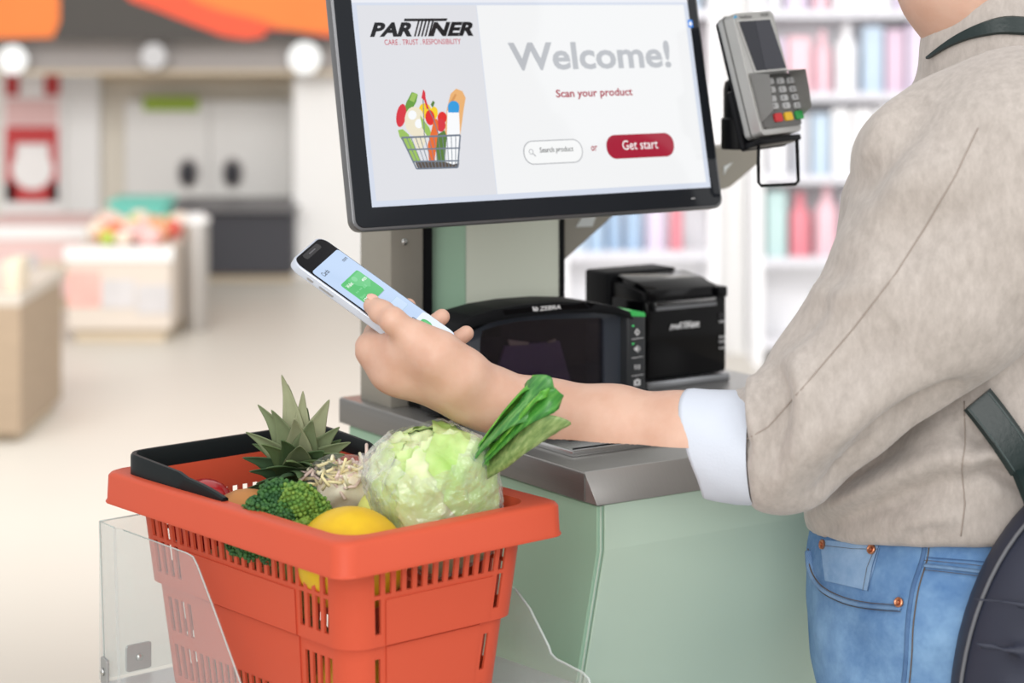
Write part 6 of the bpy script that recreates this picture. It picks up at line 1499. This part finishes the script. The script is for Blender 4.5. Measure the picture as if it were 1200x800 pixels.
Vq, Qq = BP.mesh(); Vq = relax(Vq, Qq, 3); me = np_mesh('pack_body', Vq, Qq); to_local(me, pack); link_mesh('pack_body', me, NAVY, pack, True)
bvh_b = BVHTree.FromPolygons([Vector(v) for v in Vq], [list(map(int, q)) for q in Qq])
th = [math.pi * 0.5 + math.pi * k / 40 for k in range(41)]
b = bmesh.new(); tube(b, [pkc + np.array([0.147 * math.cos(a), -0.022, 0.228 * math.sin(a)]) for a in th], 0.0018, 8); obj('piping', b, PIPE, pack, True)
def strap_band(path, nrm, w, th_, name):
    b = bmesh.new(); rows = []
    for i, p in enumerate(path):
        t_ = (path[min(i + 1, len(path) - 1)] - path[max(i - 1, 0)]).normalized(); n_ = nrm[i]; s = t_.cross(n_).normalized(); n_ = s.cross(t_)
        ww = w[i] if isinstance(w, list) else w
        rows.append([b.verts.new(p + s * a * ww + n_ * c) for a, c in ((-1, 0), (-0.8, th_), (0.8, th_), (1, 0), (0.8, -0.001), (-0.8, -0.001))])
    for A, B_ in zip(rows, rows[1:]):
        for k in range(6): b.faces.new((A[k], A[(k + 1) % 6], B_[(k + 1) % 6], B_[k]))
    b.faces.new(rows[0][::-1]); b.faces.new(rows[-1]); return obj(name, b, STRAP, pack, 40)
def drape_n(bv, pts, off, n=4):
    P_, N_ = [], []
    for (a, c) in sm2(pts, n):
        dr = Vector(((a - 600) / FPX, 1, -c / FPX)).normalized(); h = bv.ray_cast(Vector((0, 0, CAMH)), dr)
        if h[0] is not None: P_.append(h[0] + h[1] * off); N_.append(h[1])
    return P_, N_
p, n_ = drape_n(bvh_s0, [(1142, 464), (1160, 488), (1182, 520), (1200, 550)], 0.009)
p += [Vector(P(1218, 585, p[-1].y - 0.03)), Vector(P(1240, 640, 1.90))]; n_ += [n_[-1], Vector((0, -1, 0))]
if len(p) > 3:
    s_ = strap_band(p, n_, 0.0155, 0.004, 'shoulder_strap')
    for d in (-0.011, 0.011):
        b = bmesh.new(); q = []
        for i, v in enumerate(p):
            t_ = (p[min(i + 1, len(p) - 1)] - p[max(i - 1, 0)]).normalized(); sd_ = t_.cross(n_[i]).normalized(); q.append(v + sd_ * d + n_[i] * 0.0042)
        tube(b, q, 0.0006, 6); obj('stitch_line', b, STRAPST, s_, True)
# over the shoulder
def ray_down(x, y):
    h = bvh_s.ray_cast(Vector((x, y, 1.8)), Vector((0, 0, -1))); return h
p, n_ = [], []
p2, n2 = drape_n(bvh_s, [(1090, 68), (1110, 54), (1130, 43), (1152, 35), (1178, 30), (1212, 32)], 0.002, 4)
if len(p2) > 3:
    m_ = len(p2); strap_band(p2, n2, [0.0012 + 0.0078 * min(1, i / (m_ * 0.8)) for i in range(m_)], 0.003, 'shoulder_strap')
back = []; bn = []
for z_ in (1.40, 1.36, 1.30, 1.22, 1.14, 1.07):
    h = bvh_s0.ray_cast(Vector((1.2, 2.05, z_)), Vector((-1, 0, 0)))
    if h[0] is not None: back.append(h[0] + h[1] * 0.008); bn.append(h[1])
if len(back) > 3:
    back.append(Vector((pkc[0] + 0.03, pkc[1] + 0.05, pkc[2] + 0.205))); bn.append(Vector((1, 0, 0)))
    strap_band([Vector(v) for v in back], bn, 0.0155, 0.004, 'shoulder_strap')
b = bmesh.new(); tube(b, smooth_path([pkc + np.array([0.0, 0.03, 0.222]), pkc + np.array([0.01, 0.03, 0.262]), pkc + np.array([0.05, 0.03, 0.262]), pkc + np.array([0.06, 0.03, 0.216])], 4), 0.006, 8); obj('carry_loop', b, STRAP, pack, True)
